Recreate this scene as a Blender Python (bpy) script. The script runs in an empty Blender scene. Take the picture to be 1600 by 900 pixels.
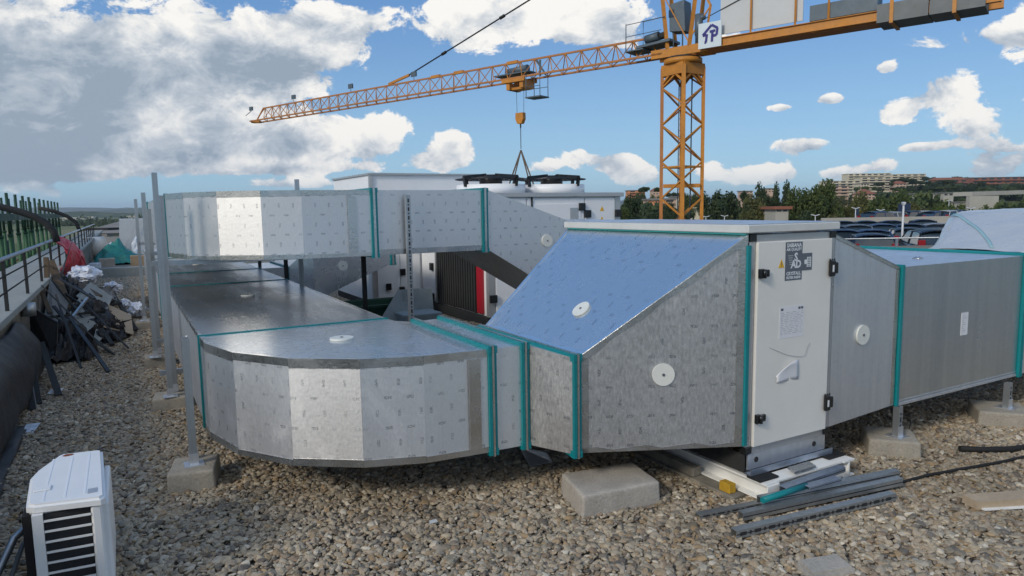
import bpy, bmesh, math, random
from mathutils import Vector, Matrix
random.seed(7)
S = bpy.context.scene
COL = S.collection
PI = math.pi
def R(d): return math.radians(d)

# ------------------------------------------------------------------ camera, world, sun, exposure
CAM_H = 1.65; F = 1080.0; PITCH = R(6.6); ROLL = R(0.9)
AA = R(29.3)                                   # the roof's own axes are turned by this angle
AX = Vector((-math.sin(AA), math.cos(AA))); BX = Vector((math.cos(AA), math.sin(AA)))
_fw = Vector((0, math.cos(PITCH), -math.sin(PITCH))); _up0 = Vector((0, math.sin(PITCH), math.cos(PITCH))); _rt0 = Vector((1, 0, 0))
_rt = _rt0*math.cos(ROLL) - _up0*math.sin(ROLL); _up = _up0*math.cos(ROLL) + _rt0*math.sin(ROLL)
cam_data = bpy.data.cameras.new("camera"); cam = bpy.data.objects.new("camera", cam_data); COL.objects.link(cam)
cam_data.sensor_width = 36; cam_data.lens = F/1600*36; cam_data.clip_start = .05; cam_data.clip_end = 40000
m = Matrix((_rt, _up, -_fw)).transposed().to_4x4(); m.translation = (0, 0, CAM_H); cam.matrix_world = m
S.camera = cam
S.render.resolution_x = 1024; S.render.resolution_y = 576
S.view_settings.view_transform = 'Standard'; S.view_settings.look = 'None'; S.view_settings.gamma = 1
S.view_settings.exposure = 0.46
CAMP = Vector((0, 0, CAM_H))
def ray(x, y):
    d = _fw*F + _rt*(x-800) - _up*(y-450); return d/d.y
def toXYZ(s, t, z=0): return Vector((s*BX.x+t*AX.x, s*BX.y+t*AX.y, z))
def toST(p): return (p.x*BX.x+p.y*BX.y, p.x*AX.x+p.y*AX.y)
def at(x, y, Y): return CAMP + ray(x, y)*Y     # the point seen at a bearing, Y metres ahead
def onz(x, y, z=0):
    d = ray(x, y); return CAMP + d*((z-CAM_H)/d.z)
def stz(x, y, z=0):
    p = onz(x, y, z); return toST(p)

SUN_EL, SUN_DIR = R(31), Vector((-.66, -.751))  # from the left, a little behind
sun_d = bpy.data.lights.new("sun", 'SUN'); sun_d.energy = 1.4; sun_d.angle = R(12); sun_d.color = (1, .92, .80)
sun = bpy.data.objects.new("sun", sun_d); COL.objects.link(sun)
sv = Vector((SUN_DIR.x*math.cos(SUN_EL), SUN_DIR.y*math.cos(SUN_EL), math.sin(SUN_EL)))
sun.rotation_euler = sv.to_track_quat('Z', 'Y').to_euler(); sun.location = sv*50

world = bpy.data.worlds.new("World"); S.world = world; world.use_nodes = True
wn = world.node_tree
for n in list(wn.nodes): wn.nodes.remove(n)

SKYTINT = (.50, .64, .86, 1)
CLOUD = [(0, (7.2, 7.05, 6.75)), (.28, (5.8, 5.9, 5.95)), (.58, (3.9, 4.3, 4.8)), (1, (2.3, 2.85, 3.5))]
class G:                                        # small helper to wire shader nodes
    def __init__(s, tree): s.t = tree
    def n(s, typ, ins=None, **kw):
        nd = s.t.nodes.new(typ)
        for k, v in kw.items(): setattr(nd, k, v)
        if ins:
            for k, v in ins.items():
                sock = nd.inputs[k]
                if isinstance(v, bpy.types.NodeSocket): s.t.links.new(v, sock)
                else: sock.default_value = v
        return nd
    def math(s, op, a, b=0.0, c=0.0, clamp=False):
        return s.n('ShaderNodeMath', {0: a, 1: b, 2: c}, operation=op, use_clamp=clamp).outputs[0]
    def vm(s, op, a, b=(0, 0, 0), out=0):
        return s.n('ShaderNodeVectorMath', {0: a, 1: b}, operation=op).outputs[out]
    def mix(s, f, a, b, blend='MIX'):
        nd = s.n('ShaderNodeMix', data_type='RGBA', blend_type=blend, clamp_factor=True)
        for sock, v in ((nd.inputs[0], f), (nd.inputs[6], a), (nd.inputs[7], b)):
            if isinstance(v, bpy.types.NodeSocket): s.t.links.new(v, sock)
            else: sock.default_value = v if not isinstance(v, tuple) or len(v) == 4 else v+(1,)
        return nd.outputs[2]
    def ramp(s, f, stops, interp='LINEAR'):
        nd = s.n('ShaderNodeValToRGB', {0: f}); cr = nd.color_ramp; cr.interpolation = interp
        while len(cr.elements) > 1: cr.elements.remove(cr.elements[-1])
        cr.elements[0].position = stops[0][0]; cr.elements[0].color = tuple(stops[0][1])+(1,)
        for p, c in stops[1:]:
            e = cr.elements.new(p); e.color = tuple(c)+(1,)
        return nd.outputs[0]
    def smooth(s, v, a, b):
        return s.n('ShaderNodeMapRange', {0: v, 1: a, 2: b}, interpolation_type='SMOOTHSTEP').outputs[0]
    def noise(s, vec, scale, detail=4, rough=.55, dist=0.0, out=0):
        return s.n('ShaderNodeTexNoise', {'Vector': vec, 'Scale': scale, 'Detail': detail, 'Roughness': rough, 'Distortion': dist}).outputs[out]

def cloud_group():
    # clouds in view and added ones outside it, each a soft ellipsoid of directions broken up by noise: (bearing x, bearing y, half width, half height, weight)
    ng = bpy.data.node_groups.new("cloud_density", 'ShaderNodeTree')
    ng.interface.new_socket(name="Dir", in_out='INPUT', socket_type='NodeSocketVector')
    for nm in ("D", "N", "H"): ng.interface.new_socket(name=nm, in_out='OUTPUT', socket_type='NodeSocketFloat')
    g = G(ng); gi = g.n('NodeGroupInput'); go = g.n('NodeGroupOutput')
    d = gi.outputs[0]
    q = g.vm('MULTIPLY', d, (1, 1, 1.5))
    n1 = g.noise(q, 4.2, 3, .5, .2); n2 = g.noise(q, 16.0, 9, .64, .35)
    nn = g.math('ADD', g.math('MULTIPLY', g.math('SUBTRACT', n1, .5), .55), g.math('MULTIPLY', g.math('SUBTRACT', n2, .5), 1.35))
    blobs = [(110, 110, 170, 70, .50), (330, 75, 170, 62, .58), (460, 100, 90, 40, .48), (260, 215, 280, 50, .56), (40, 200, 90, 70, .42), (480, 215, 120, 34, .58), (530, 34, 66, 28, .60),
             (-220, 140, 220, 130, .55), (800, 18, 120, 46, .72), (712, 30, 50, 40, .58), (960, 36, 80, 42, .60), (1140, 66, 44, 17, .62), (450, 262, 130, 9, .54), (592, 212, 26, 26, .58),
             (712, 222, 30, 22, .74), (690, 252, 44, 16, .66), (905, 246, 46, 17, .60), (975, 258, 30, 24, .78), (1010, 274, 34, 18, .66), (1108, 264, 30, 20, .62), (1165, 276, 30, 14, .58), (1215, 270, 30, 14, .58), (1248, 229, 44, 14, .74), (1300, 272, 30, 12, .60),
             (1478, 138, 38, 32, .72), (1398, 176, 24, 18, .66), (1520, 196, 38, 24, .66), (1585, 46, 90, 26, .74), (1440, 229, 34, 7, .66), (1565, 240, 50, 18, .62), (1372, 258, 32, 15, .66),
             (1300, 154, 22, 9, .72), (1220, 168, 20, 5, .66), (1382, 105, 14, 8, .68), (50, 268, 80, 8, .54), (480, 287, 90, 8, .56),
             (70, 22, 75, 26, -.40), (845, 262, 30, 12, .58), (1545, 268, 36, 12, .60), (1900, 120, 110, 60, .70), (2250, 240, 150, 40, .62)]
    acc = hgt = None
    def add(dv, sx, sz, w):
        nonlocal acc, hgt
        v = g.vm('MULTIPLY', g.vm('SUBTRACT', d, tuple(dv)), (1/sx, 1/sx, 1/sz))
        l2 = g.vm('DOT_PRODUCT', v, v, out=1)
        e = g.math('MULTIPLY', g.math('POWER', 2.718, g.math('MULTIPLY', l2, -.85)), w)
        acc = e if acc is None else g.math('ADD', acc, e)
        zz = g.math('MULTIPLY', g.n('ShaderNodeSeparateXYZ', {0: v}).outputs[2], e)
        hgt = zz if hgt is None else g.math('ADD', hgt, zz)
    for x, y, rx, ry, w in blobs:
        dv = ray(x, y).normalized(); add(dv, rx/F, ry/F, w)
    for az, el, sx, sz, w in [(108, 16, .30, .16, .74), (140, 26, .26, .14, .74), (152, 9, .22, .08, .72), (190, 34, .34, .16, .76), (214, 9, .30, .20, .95), (236, 30, .26, .14, .74), (262, 12, .22, .10, .72), (288, 24, .30, .13, .74), (170, 62, .40, .24, .72), (80, 34, .26, .16, .72), (318, 15, .2, .12, .68), (40, 50, .26, .16, .62)]:  # clouds out of view, added and shaped to brighten fronts and one bend facet
        dv = Vector((math.sin(R(az))*math.cos(R(el)), math.cos(R(az))*math.cos(R(el)), math.sin(R(el)))); add(dv, sx, sz, w)
    acc_keep, hgt_keep, acc = acc, hgt, None
    for x, y, rx, ry, w in [(240, 105, 330, 130, .40), (-250, 150, 260, 120, .4), (330, 95, 150, 30, .25), (250, 35, 260, 50, .26), (1600, 62, 90, 14, .35)]:      # where the decks are thick and grey
        add(ray(x, y).normalized(), rx/F, ry/F, w)
    deck, acc, hgt = acc, acc_keep, g.math('SUBTRACT', hgt_keep, g.math('MULTIPLY', acc, .9))
    D = g.math('ADD', g.math('SUBTRACT', nn, .43), g.math('MINIMUM', acc, 1.1))
    ng.links.new(D, go.inputs[0]); ng.links.new(nn, go.inputs[1]); ng.links.new(hgt, go.inputs[2])
    return ng
g = G(wn)
tc = g.n('ShaderNodeTexCoord'); dirv = g.vm('NORMALIZE', tc.outputs['Generated'])
sky = g.n('ShaderNodeTexSky', sky_type='NISHITA', sun_disc=False, sun_elevation=SUN_EL, sun_rotation=math.atan2(SUN_DIR.x, SUN_DIR.y), altitude=60, air_density=1.0, dust_density=.5, ozone_density=1.0)
cg = cloud_group()
gA = g.n('ShaderNodeGroup', {0: dirv}, node_tree=cg); dA, nA, hA = gA.outputs
nB = g.n('ShaderNodeGroup', {0: g.vm('ADD', dirv, (-.030, -.006, .042))}, node_tree=cg).outputs[1]
sep = g.n('ShaderNodeSeparateXYZ', {0: dirv}); el = sep.outputs[2]
alpha = g.math('MULTIPLY', g.smooth(dA, .0, .11), g.smooth(el, -.01, .05))
# denser towards the sun, low in its cloud, or deep inside it: this spot is shaded
sh = g.math('ADD', g.math('ADD', g.math('MULTIPLY', g.math('SUBTRACT', nB, nA), 1.7), g.math('MULTIPLY', hA, -.85)), g.math('ADD', g.math('MULTIPLY', g.smooth(dA, .30, .95), .45), g.math('MULTIPLY_ADD', g.math('SUBTRACT', g.noise(dirv, 5.5, 3, .5), .5), 1.35, .12)), clamp=True)
ccol = g.ramp(sh, CLOUD)
skyc = g.mix(1.0, sky.outputs[0], SKYTINT, 'MULTIPLY')
air = g.mix(g.smooth(el, .30, .0), (1.10, 2.45, 4.75, 1), (2.7, 4.5, 5.9, 1))     # scattered light, paler towards the horizon all round
skyc = g.mix(.70, skyc, air)
col = g.mix(alpha, skyc, ccol)
bg = g.n('ShaderNodeBackground', {'Color': col, 'Strength': .10})
out = g.n('ShaderNodeOutputWorld', {0: bg.outputs[0]})

# ------------------------------------------------------------------ materials
MATS = {}
def mat(name, base, rough=.6, metal=0.0, spec=.5, build=None):
    if name in MATS: return MATS[name]
    mt = bpy.data.materials.new(name); mt.use_nodes = True
    nt = mt.node_tree; b = nt.nodes['Principled BSDF']
    b.inputs['Base Color'].default_value = tuple(base)+(1,); b.inputs['Roughness'].default_value = rough
    b.inputs['Metallic'].default_value = metal; b.inputs['Specular IOR Level'].default_value = spec
    if build: build(G(nt), b, nt)
    MATS[name] = mt
    return mt
def bump(g, b, h, strength=.3, dist=.01):
    nd = g.n('ShaderNodeBump', {'Height': h, 'Strength': strength, 'Distance': dist}); g.t.links.new(nd.outputs[0], b.inputs['Normal'])
def grain(scale=30, amt=.25, bs=.2, bd=.004, big=2.0, coord='Object', rvar=.15, streak=None):
    """colour mottling, roughness variation and fine relief"""
    def f(g, b, nt):
        tcx = g.n('ShaderNodeTexCoord').outputs[coord]
        v = tcx if streak is None else g.vm('MULTIPLY', tcx, streak)
        a = g.noise(v, scale, 6, .65); c = g.noise(v, big, 5, .6)
        base = tuple(b.inputs['Base Color'].default_value)
        f1 = g.math('ADD', g.math('MULTIPLY', a, .5), g.math('MULTIPLY', c, .5))
        dk = tuple(x*(1-amt) for x in base[:3]); lt = tuple(min(1, x*(1+amt)) for x in base[:3])
        g.t.links.new(g.ramp(f1, [(.3, dk), (.7, lt)]), b.inputs['Base Color'])
        r = b.inputs['Roughness'].default_value
        g.t.links.new(g.n('ShaderNodeMapRange', {0: c, 1: .3, 2: .7, 3: max(.02, r-rvar), 4: min(1, r+rvar)}).outputs[0], b.inputs['Roughness'])
        bump(g, b, a, bs, bd)
    return f
def foil(marks=1.0, mottle=.12, crinkle=.5, streak=.0, aniso=0.0, fine=90, rv=1.0):
    """embossed aluminium foil facing with small printed marks, in metres on each face"""
    def f(g, b, nt):
        uv = g.n('ShaderNodeTexCoord').outputs['UV']; ob = g.n('ShaderNodeTexCoord').outputs['Object']
        base = b.inputs['Base Color'].default_value[:3]
        if aniso:
            b.inputs['Anisotropic'].default_value = aniso; b.inputs['Anisotropic Rotation'].default_value = .25
            g.t.links.new(g.n('ShaderNodeTangent', direction_type='UV_MAP', uv_map='uv').outputs[0], b.inputs['Tangent'])
        s = g.n('ShaderNodeSeparateXYZ', {0: uv})
        row = g.math('DIVIDE', s.outputs[1], .082); ri = g.math('FLOOR', row)
        par = g.math('MODULO', g.math('ABSOLUTE', ri), 2.0)
        cx = g.math('ADD', g.math('DIVIDE', s.outputs[0], .115), g.math('MULTIPLY', par, .5))
        fu = g.math('SUBTRACT', g.math('FRACT', cx), .5); fv = g.math('SUBTRACT', g.math('FRACT', row), .5)
        # the marks of odd rows stand upright
        hu = g.math('ABSOLUTE', fu); hv = g.math('ABSOLUTE', fv)
        def box(w, h): return g.math('MULTIPLY', g.math('LESS_THAN', hu, w), g.math('LESS_THAN', hv, h))
        bx = g.math('ADD', g.math('MULTIPLY', box(.17, .10), g.math('SUBTRACT', 1.0, par)), g.math('MULTIPLY', box(.07, .23), par))
        letters = g.math('GREATER_THAN', g.noise(g.vm('MULTIPLY', uv, (1, 1, 1)), 150, 1, .5), .47)
        faded = g.smooth(g.noise(ob, 3.0, 3), .30, .55)
        cell = g.n('ShaderNodeTexWhiteNoise', {'Vector': g.n('ShaderNodeCombineXYZ', {0: g.math('FLOOR', cx), 1: ri, 2: 0.0}).outputs[0]}).outputs[0]
        letters = g.math('MULTIPLY', letters, g.smooth(cell, .0, .35))
        mk = g.math('MULTIPLY', g.math('MULTIPLY', bx, letters), g.math('MULTIPLY', faded, marks))
        a = g.noise(g.vm('MULTIPLY', uv, (1, .35, 1)), fine, 4, .7); c = g.noise(ob, 1.7, 5, .6); w = g.noise(uv, 260, 2, .6)
        t = g.math('ADD', g.math('ADD', g.math('MULTIPLY', a, .45), g.math('MULTIPLY', w, .35)), g.math('MULTIPLY', c, .2))
        colr = g.ramp(t, [(.35, tuple(x*(1-mottle*1.6) for x in base)), (.65, tuple(min(1, x*(1+mottle)) for x in base))])
        colr = g.mix(g.math('MULTIPLY', mk, .52), colr, (.10, .11, .14))
        if streak:
            st_ = g.smooth(g.noise(g.vm('MULTIPLY', uv, (14, .25, 1)), 1.0, 4, .7), .5, .75)
            colr = g.mix(g.math('MULTIPLY', st_, streak), colr, (.42, .36, .27))
        g.t.links.new(colr, b.inputs['Base Color'])
        r = b.inputs['Roughness'].default_value
        smear = g.math('MULTIPLY', g.smooth(g.noise(g.vm('MULTIPLY', ob, (1, 1, .6)), 4.5, 6, .7, .8), .50, .66), .07)
        g.t.links.new(g.math('ADD', g.n('ShaderNodeMapRange', {0: t, 1: .3, 2: .7, 3: r-.09*rv, 4: r+.08*rv}).outputs[0], smear), b.inputs['Roughness'])
        vo = g.n('ShaderNodeTexVoronoi', {'Vector': uv, 'Scale': 52.0}, feature='F1').outputs[0]
        h = g.math('ADD', g.math('ADD', g.math('MULTIPLY', vo, .6), g.math('ADD', g.math('MULTIPLY', g.noise(uv, 9, 3), 1.0), g.math('MULTIPLY', g.noise(ob, 2.4, 2, .4), 1.6))), g.math('MULTIPLY', a, .6))
        bump(g, b, h, crinkle, .006)
    return f
def zinc(scale=14, rv=.12, streaks=(1, 1, .06), bs=.08):
    def f(g, b, nt):
        ob = g.n('ShaderNodeTexCoord').outputs['Object']
        a = g.noise(g.vm('MULTIPLY', ob, streaks), scale, 5, .6); c = g.noise(ob, 1.3, 4)
        vo = g.n('ShaderNodeTexVoronoi', {'Vector': ob, 'Scale': 45.0}).outputs[1]
        sv_ = g.n('ShaderNodeSeparateColor', {0: vo}).outputs[0]
        t = g.math('ADD', g.math('ADD', g.math('MULTIPLY', a, .6), g.math('MULTIPLY', c, .3)), g.math('MULTIPLY', sv_, .05))
        base = b.inputs['Base Color'].default_value[:3]
        g.t.links.new(g.ramp(t, [(.3, tuple(x*.75 for x in base)), (.75, tuple(min(1, x*1.2) for x in base))]), b.inputs['Base Color'])
        r = b.inputs['Roughness'].default_value
        g.t.links.new(g.n('ShaderNodeMapRange', {0: t, 1: .3, 2: .75, 3: r+rv, 4: r-rv}).outputs[0], b.inputs['Roughness'])
        bump(g, b, g.math('ADD', a, g.math('MULTIPLY', c, 2.5)), bs, .01)
    return f
M = dict(
 foil=mat('foil', (.75, .75, .745), .50, .90, .5, foil(1.0, .07, .10, .08, .48)),
 foil_grey=mat('foil_grey', (.60, .585, .565), .44, .82, .5, foil(1.15, .27, .14, 0, .3, 70)),
 foil_plain=mat('foil_plain', (.68, .71, .74), .26, .90, .5, foil(.8, .012, .012, 0, 0, 90, .25)),
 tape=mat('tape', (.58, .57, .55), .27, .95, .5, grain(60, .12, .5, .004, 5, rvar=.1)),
 tape_skylit=mat('tape_skylit', (.82, .84, .86), .20, .95, .5, grain(30, .05, .12, .003, 5, rvar=.06)),  # paler, smoother copy of tape for top edges; sky sheen partly in its colour
 zinc=mat('zinc', (.68, .70, .73), .40, .82, .5, zinc()),
 zinc_mid=mat('zinc_mid', (.56, .60, .63), .30, .9, .5, zinc(11, .08, (1, 1, .04), .05)),
 zinc_dark=mat('zinc_dark', (.50, .52, .54), .25, .92, .5, zinc(3.5, .13, (1, .10, 1), .03)),
 zinc_blue=mat('zinc_blue', (.42, .48, .58), .35, .85, .5, zinc()),
 strut=mat('strut', (.44, .47, .49), .42, .85, .5, zinc(22)),
 teal=mat('teal', (.0, .195, .215), .42, .0, .5, grain(40, .15, .1, .002)),
 teal_light=mat('teal_light', (.03, .27, .26), .42, .0, .5, grain(40, .12, .1, .002)),
 white_panel=mat('white_panel', (.72, .705, .66), .36, 0, .5, grain(5, .055, .03, .002, 1.5, rvar=.05)),
 ahu_white=mat('ahu_white', (.82, .83, .84), .42, 0, .5, grain(6, .04, .03, .002, 1.0, rvar=.05)),
 ahu_frame=mat('ahu_frame', (.50, .50, .50), .38, .6, .5, grain(30, .08, .05, .002)),
 cap=mat('cap', (.62, .62, .59), .42, 0.1, .5, grain(10, .10, .06, .003, 3)),
 black_plastic=mat('black_plastic', (.012, .013, .014), .35, 0, .5, grain(80, .3, .15, .001)),
 rubber=mat('rubber', (.018, .018, .018), .75, 0, .3, grain(60, .3, .3, .003)),
 slot=mat('slot', (.02, .02, .022), .8),
 concrete=mat('concrete', (.34, .31, .26), .92, 0, .2, grain(75, .34, .9, .006, 5)),
 concrete_pale=mat('concrete_pale', (.40, .37, .325), .92, 0, .2, grain(75, .30, .9, .006, 6)),
 concrete_dirty=mat('concrete_dirty', (.20, .185, .155), .92, 0, .25, grain(12, .6, .5, .01, 5)),
 parapet=mat('parapet', (.27, .29, .28), .8, 0, .3, grain(9, .18, .2, .006, 1.2)),
 steel_white=mat('steel_white', (.80, .80, .77), .45, 0, .5, grain(14, .10, .1, .003, 5)),
 disc=mat('disc', (.66, .67, .62), .5, 0, .5, grain(30, .05, .05, .001)),
 membrane=mat('membrane', (.022, .022, .024), .55, 0, .4, grain(26, .4, .5, .01, 3)),
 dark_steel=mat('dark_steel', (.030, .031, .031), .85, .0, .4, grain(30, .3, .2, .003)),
 grey_sheet=mat('grey_sheet', (.18, .185, .185), .75, .0, .4, grain(10, .2, .15, .004, 3)),
 wood=mat('wood', (.105, .075, .048), .75, 0, .3, grain(30, .35, .3, .003, 5, streak=(1, 1, .1))),
 wood_pale=mat('wood_pale', (.42, .33, .23), .75, 0, .3, grain(30, .2, .3, .003, 5)),
 bag=mat('bag', (.66, .70, .78), .3, 0, .5, grain(18, .14, .6, .02, 6)),
 red=mat('red', (.42, .015, .03), .5, 0, .4, grain(12, .3, .5, .02, 4)),
 red_paint=mat('red_paint', (.38, .008, .02), .4, 0, .5, grain(20, .1, .05, .002)),
 tarp_green=mat('tarp_green', (.03, .22, .19), .5, 0, .4, grain(10, .35, .5, .02, 3)),
 formwork=mat('formwork', (.035, .10, .045), .6, .2, .4, grain(12, .35, .2, .004, 2)),
 formwork_dark=mat('formwork_dark', (.02, .06, .035), .6, .2, .4, grain(12, .35, .2, .004, 2)),
 rust=mat('rust', (.25, .07, .03), .75, .1, .3, grain(20, .3, .2, .004)),
 brick=mat('brick', (.36, .2, .13), .9, 0, .2, grain(30, .2, .3, .005)),
 carton=mat('carton', (.42, .30, .19), .85, 0, .2, grain(20, .1, .1, .003)),
 crane=mat('crane', (.50, .20, .022), .5, .0, .5, grain(6, .22, .1, .004, 1.2)),
 crane_red=mat('crane_red', (.42, .17, .05), .55, .0, .4, grain(6, .22, .1, .004, 1.2)),
 crane_grey=mat('crane_grey', (.10, .13, .155), .5, .2, .4, grain(5, .2, .1, .004, 1.5)),
 crane_ballast=mat('crane_ballast', (.19, .20, .20), .85, 0, .3, grain(3, .2, .2, .01, .8)),
 cable=mat('cable', (.03, .028, .026), .5, .3, .4),
 sling=mat('sling', (.12, .085, .06), .8),
 sign_white=mat('sign_white', (.62, .70, .74), .5, 0, .4, grain(2, .05, .03, .003)),
 sheet_white=mat('sheet_white', (.56, .57, .57), .6, 0, .3, grain(2, .07, .3, .03, .7)),
 sign_navy=mat('sign_navy', (.025, .02, .20), .5),
 sticker_grey=mat('sticker_grey', (.11, .125, .15), .45, 0, .5, grain(40, .08, .02, .001)),
 ink=mat('ink', (.68, .70, .72), .5), ink_dark=mat('ink_dark', (.10, .10, .12), .6), paper=mat('paper', (.70, .70, .72), .55, 0, .4, grain(30, .04, .1, .001)),
 yellow=mat('yellow', (.75, .43, .02), .45, 0, .4), yellow_block=mat('yellow_block', (.50, .30, .03), .7, 0, .3, grain(20, .3, .3, .004)),
 ac_white=mat('ac_white', (.80, .80, .79), .42, 0, .5, grain(5, .05, .05, .003, 2)),
 clear=mat('clear', (.47, .49, .50), .30, 0, .6, grain(2.2, .06, .35, .04, .9)),
 glass=mat('glass', (.02, .035, .05), .06, 0, .8, None), tyre=mat('tyre', (.015, .015, .015), .8), lamp_red=mat('lamp_red', (.28, .008, .01), .3),
 plate=mat('plate', (.7, .7, .68), .5), bark=mat('bark', (.09, .065, .045), .9, 0, .2, grain(8, .3, .5, .02)),
 asphalt=mat('asphalt', (.055, .055, .058), .9, 0, .3, grain(20, .2, .2, .004, .3)),
 wall_pale=mat('wall_pale', (.42, .40, .35), .85, 0, .2, grain(.6, .10, .1, .02, .1)),
 wall_cream=mat('wall_cream', (.62, .55, .42), .85, 0, .2, grain(.3, .06, .1, .02, .1)),
 wall_orange=mat('wall_orange', (.60, .27, .14), .85, 0, .2, grain(.3, .10, .1, .02, .1)),
 wall_peach=mat('wall_peach', (.56, .40, .30), .85, 0, .2, grain(.3, .10, .1, .02, .1)),
 wall_brown=mat('wall_brown', (.27, .12, .085), .85, 0, .2, grain(.3, .12, .1, .02, .1)),
 roof_tile=mat('roof_tile', (.27, .11, .07), .85, 0, .2, grain(.5, .15, .1, .02, .1)),
 roof_grey=mat('roof_grey', (.22, .21, .20), .85, 0, .2, grain(1, .15, .1, .02, .3)),
 window_dark=mat('window_dark', (.05, .055, .06), .25, 0, .6),
 lamp_white=mat('lamp_white', (.6, .62, .64), .4), signboard=mat('signboard', (.02, .035, .075), .5),
)
def leafmat(name, a, b_):
    def f(g, b, nt):
        geo = g.n('ShaderNodeNewGeometry'); rnd = geo.outputs['Random Per Island']
        ob = g.n('ShaderNodeTexCoord').outputs['Object']
        t = g.math('ADD', g.math('MULTIPLY', rnd, .55), g.math('MULTIPLY', g.noise(ob, .7, 3), .45))
        g.t.links.new(g.ramp(t, [(.25, a), (.75, b_)]), b.inputs['Base Color'])
        tr = g.n('ShaderNodeBsdfTranslucent', {'Color': tuple(b_)+(1,)}); mx = g.n('ShaderNodeMixShader', {0: .2, 1: b.outputs[0], 2: tr.outputs[0]})
        g.t.links.new(mx.outputs[0], nt.nodes['Material Output'].inputs[0])
    return mat(name, a, .7, 0, .25, f)
LEAF = [leafmat('leaf_green', (.038, .062, .02), (.12, .15, .045)), leafmat('leaf_dark', (.024, .044, .022), (.072, .098, .040)),
        leafmat('leaf_olive', (.055, .066, .022), (.155, .15, .05)), leafmat('leaf_bright', (.045, .075, .015), (.12, .15, .03))]

# ------------------------------------------------------------------ mesh builder and scene bookkeeping
class MB:
    """collects shapes into one bmesh; coordinates are the frame's own (s, t, z on the roof, x, y, z elsewhere)"""
    def __init__(s): s.bm = bmesh.new(); s.smooth = False
    def face(s, pts):
        return s.bm.faces.new([s.bm.verts.new(p) for p in pts])
    def hexa(s, lo, hi):
        """lo, hi: four corners each (counter-clockwise seen from above)"""
        v = [s.bm.verts.new(p) for p in list(lo)+list(hi)]
        n = len(lo)
        s.bm.faces.new([v[i] for i in reversed(range(n))]); s.bm.faces.new([v[n+i] for i in range(n)])
        for i in range(n):
            j = (i+1) % n; s.bm.faces.new([v[i], v[j], v[n+j], v[n+i]])
        return v
    def box(s, x0, x1, y0, y1, z0, z1, bev=0.0, seg=1):
        v = s.hexa([(x0, y0, z0), (x1, y0, z0), (x1, y1, z0), (x0, y1, z0)], [(x0, y0, z1), (x1, y0, z1), (x1, y1, z1), (x0, y1, z1)])
        if bev:
            es = list({e for a in v for e in a.link_edges})
            bmesh.ops.bevel(s.bm, geom=es, offset=bev, segments=seg, profile=.5, affect='EDGES')
        return s
    def prism(s, poly, z0, z1):
        s.hexa([(x, y, z0) for x, y in poly], [(x, y, z1) for x, y in poly]); return s
    def bar(s, a, b, w, h=None, up=(0, 0, 1)):
        """rectangular bar from a to b"""
        a, b = Vector(a), Vector(b); h = h or w; d = (b-a).normalized(); u = Vector(up)
        if abs(d.dot(u)) > .98: u = Vector((1, 0, 0))
        x = d.cross(u).normalized()*(w/2); y = x.cross(d).normalized()*(h/2)
        c = [-x-y, x-y, x+y, -x+y]
        s.hexa([a+k for k in c], [b+k for k in c]); return s
    def tube(s, pts, r, n=6, caps=True):
        pts = [Vector(p) for p in pts]; rings = []
        rr = r if isinstance(r, (list, tuple)) else [r]*len(pts)
        for i, p in enumerate(pts):
            d = (pts[min(i+1, len(pts)-1)]-pts[max(i-1, 0)]).normalized()
            u = Vector((0, 0, 1)) if abs(d.z) < .9 else Vector((1, 0, 0))
            x = d.cross(u).normalized(); y = x.cross(d).normalized()
            rings.append([s.bm.verts.new(p+(x*math.cos(k*2*PI/n)+y*math.sin(k*2*PI/n))*rr[i]) for k in range(n)])
        for a, b in zip(rings, rings[1:]):
            for k in range(n): s.bm.faces.new([a[k], a[(k+1) % n], b[(k+1) % n], b[k]]).smooth = True
        if caps:
            s.bm.faces.new(list(reversed(rings[0]))); s.bm.faces.new(rings[-1])
        return s
    def disc(s, c, nrm, r, th, n=24):
        c = Vector(c); nrm = Vector(nrm).normalized(); s.tube([c, c+nrm*th], r, n); return s
    def grid(s, fn, nu, nv, smooth=True):
        vs = [[s.bm.verts.new(fn(i/nu, j/nv)) for j in range(nv+1)] for i in range(nu+1)]
        for i in range(nu):
            for j in range(nv):
                s.bm.faces.new([vs[i][j], vs[i+1][j], vs[i+1][j+1], vs[i][j+1]]).smooth = smooth
        return s
    def mesh(s, name, material, origin=(0, 0, 0), solid=0.0, recalc=True):
        bm = s.bm
        if recalc: bmesh.ops.recalc_face_normals(bm, faces=bm.faces)
        if solid: bmesh.ops.solidify(bm, geom=list(bm.faces), thickness=solid)
        o = Vector(origin)
        for v in bm.verts: v.co -= o
        uvl = bm.loops.layers.uv.new("uv"); bm.normal_update()
        for f in bm.faces:
            n = f.normal
            if abs(n.z) > .75: u = Vector((1, 0, 0)); w = Vector((0, 1, 0))
            else:
                u = Vector((-n.y, n.x, 0)).normalized(); w = n.cross(u)
            for l in f.loops: l[uvl].uv = (l.vert.co.dot(u), l.vert.co.dot(w))
        me = bpy.data.meshes.new(name); bm.to_mesh(me); bm.free()
        me.materials.append(M[material] if isinstance(material, str) else material)
        return me
def link(o, parent=None):
    COL.objects.link(o)
    if parent is not None: o.parent = parent
    return o
ORIG = {}
def tagit(o, label=None, cat=None, group=None, kind=None):
    if label: o['label'] = label
    if cat: o['category'] = cat
    if group: o['group'] = group
    if kind: o['kind'] = kind
    return o
def thing(name, label, cat, origin=(0, 0, 0), group=None, frame='st', rot=0.0):
    """an Empty at the thing's base; its parts are written in the frame's coordinates"""
    o = bpy.data.objects.new(name, None); o.empty_display_size = .1
    o.location = toXYZ(*origin) if frame == 'st' else origin
    o.rotation_euler.z = (AA if frame == 'st' else 0)+rot
    link(o); tagit(o, label, cat, group); ORIG[o.name] = tuple(origin)
    return o
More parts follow.
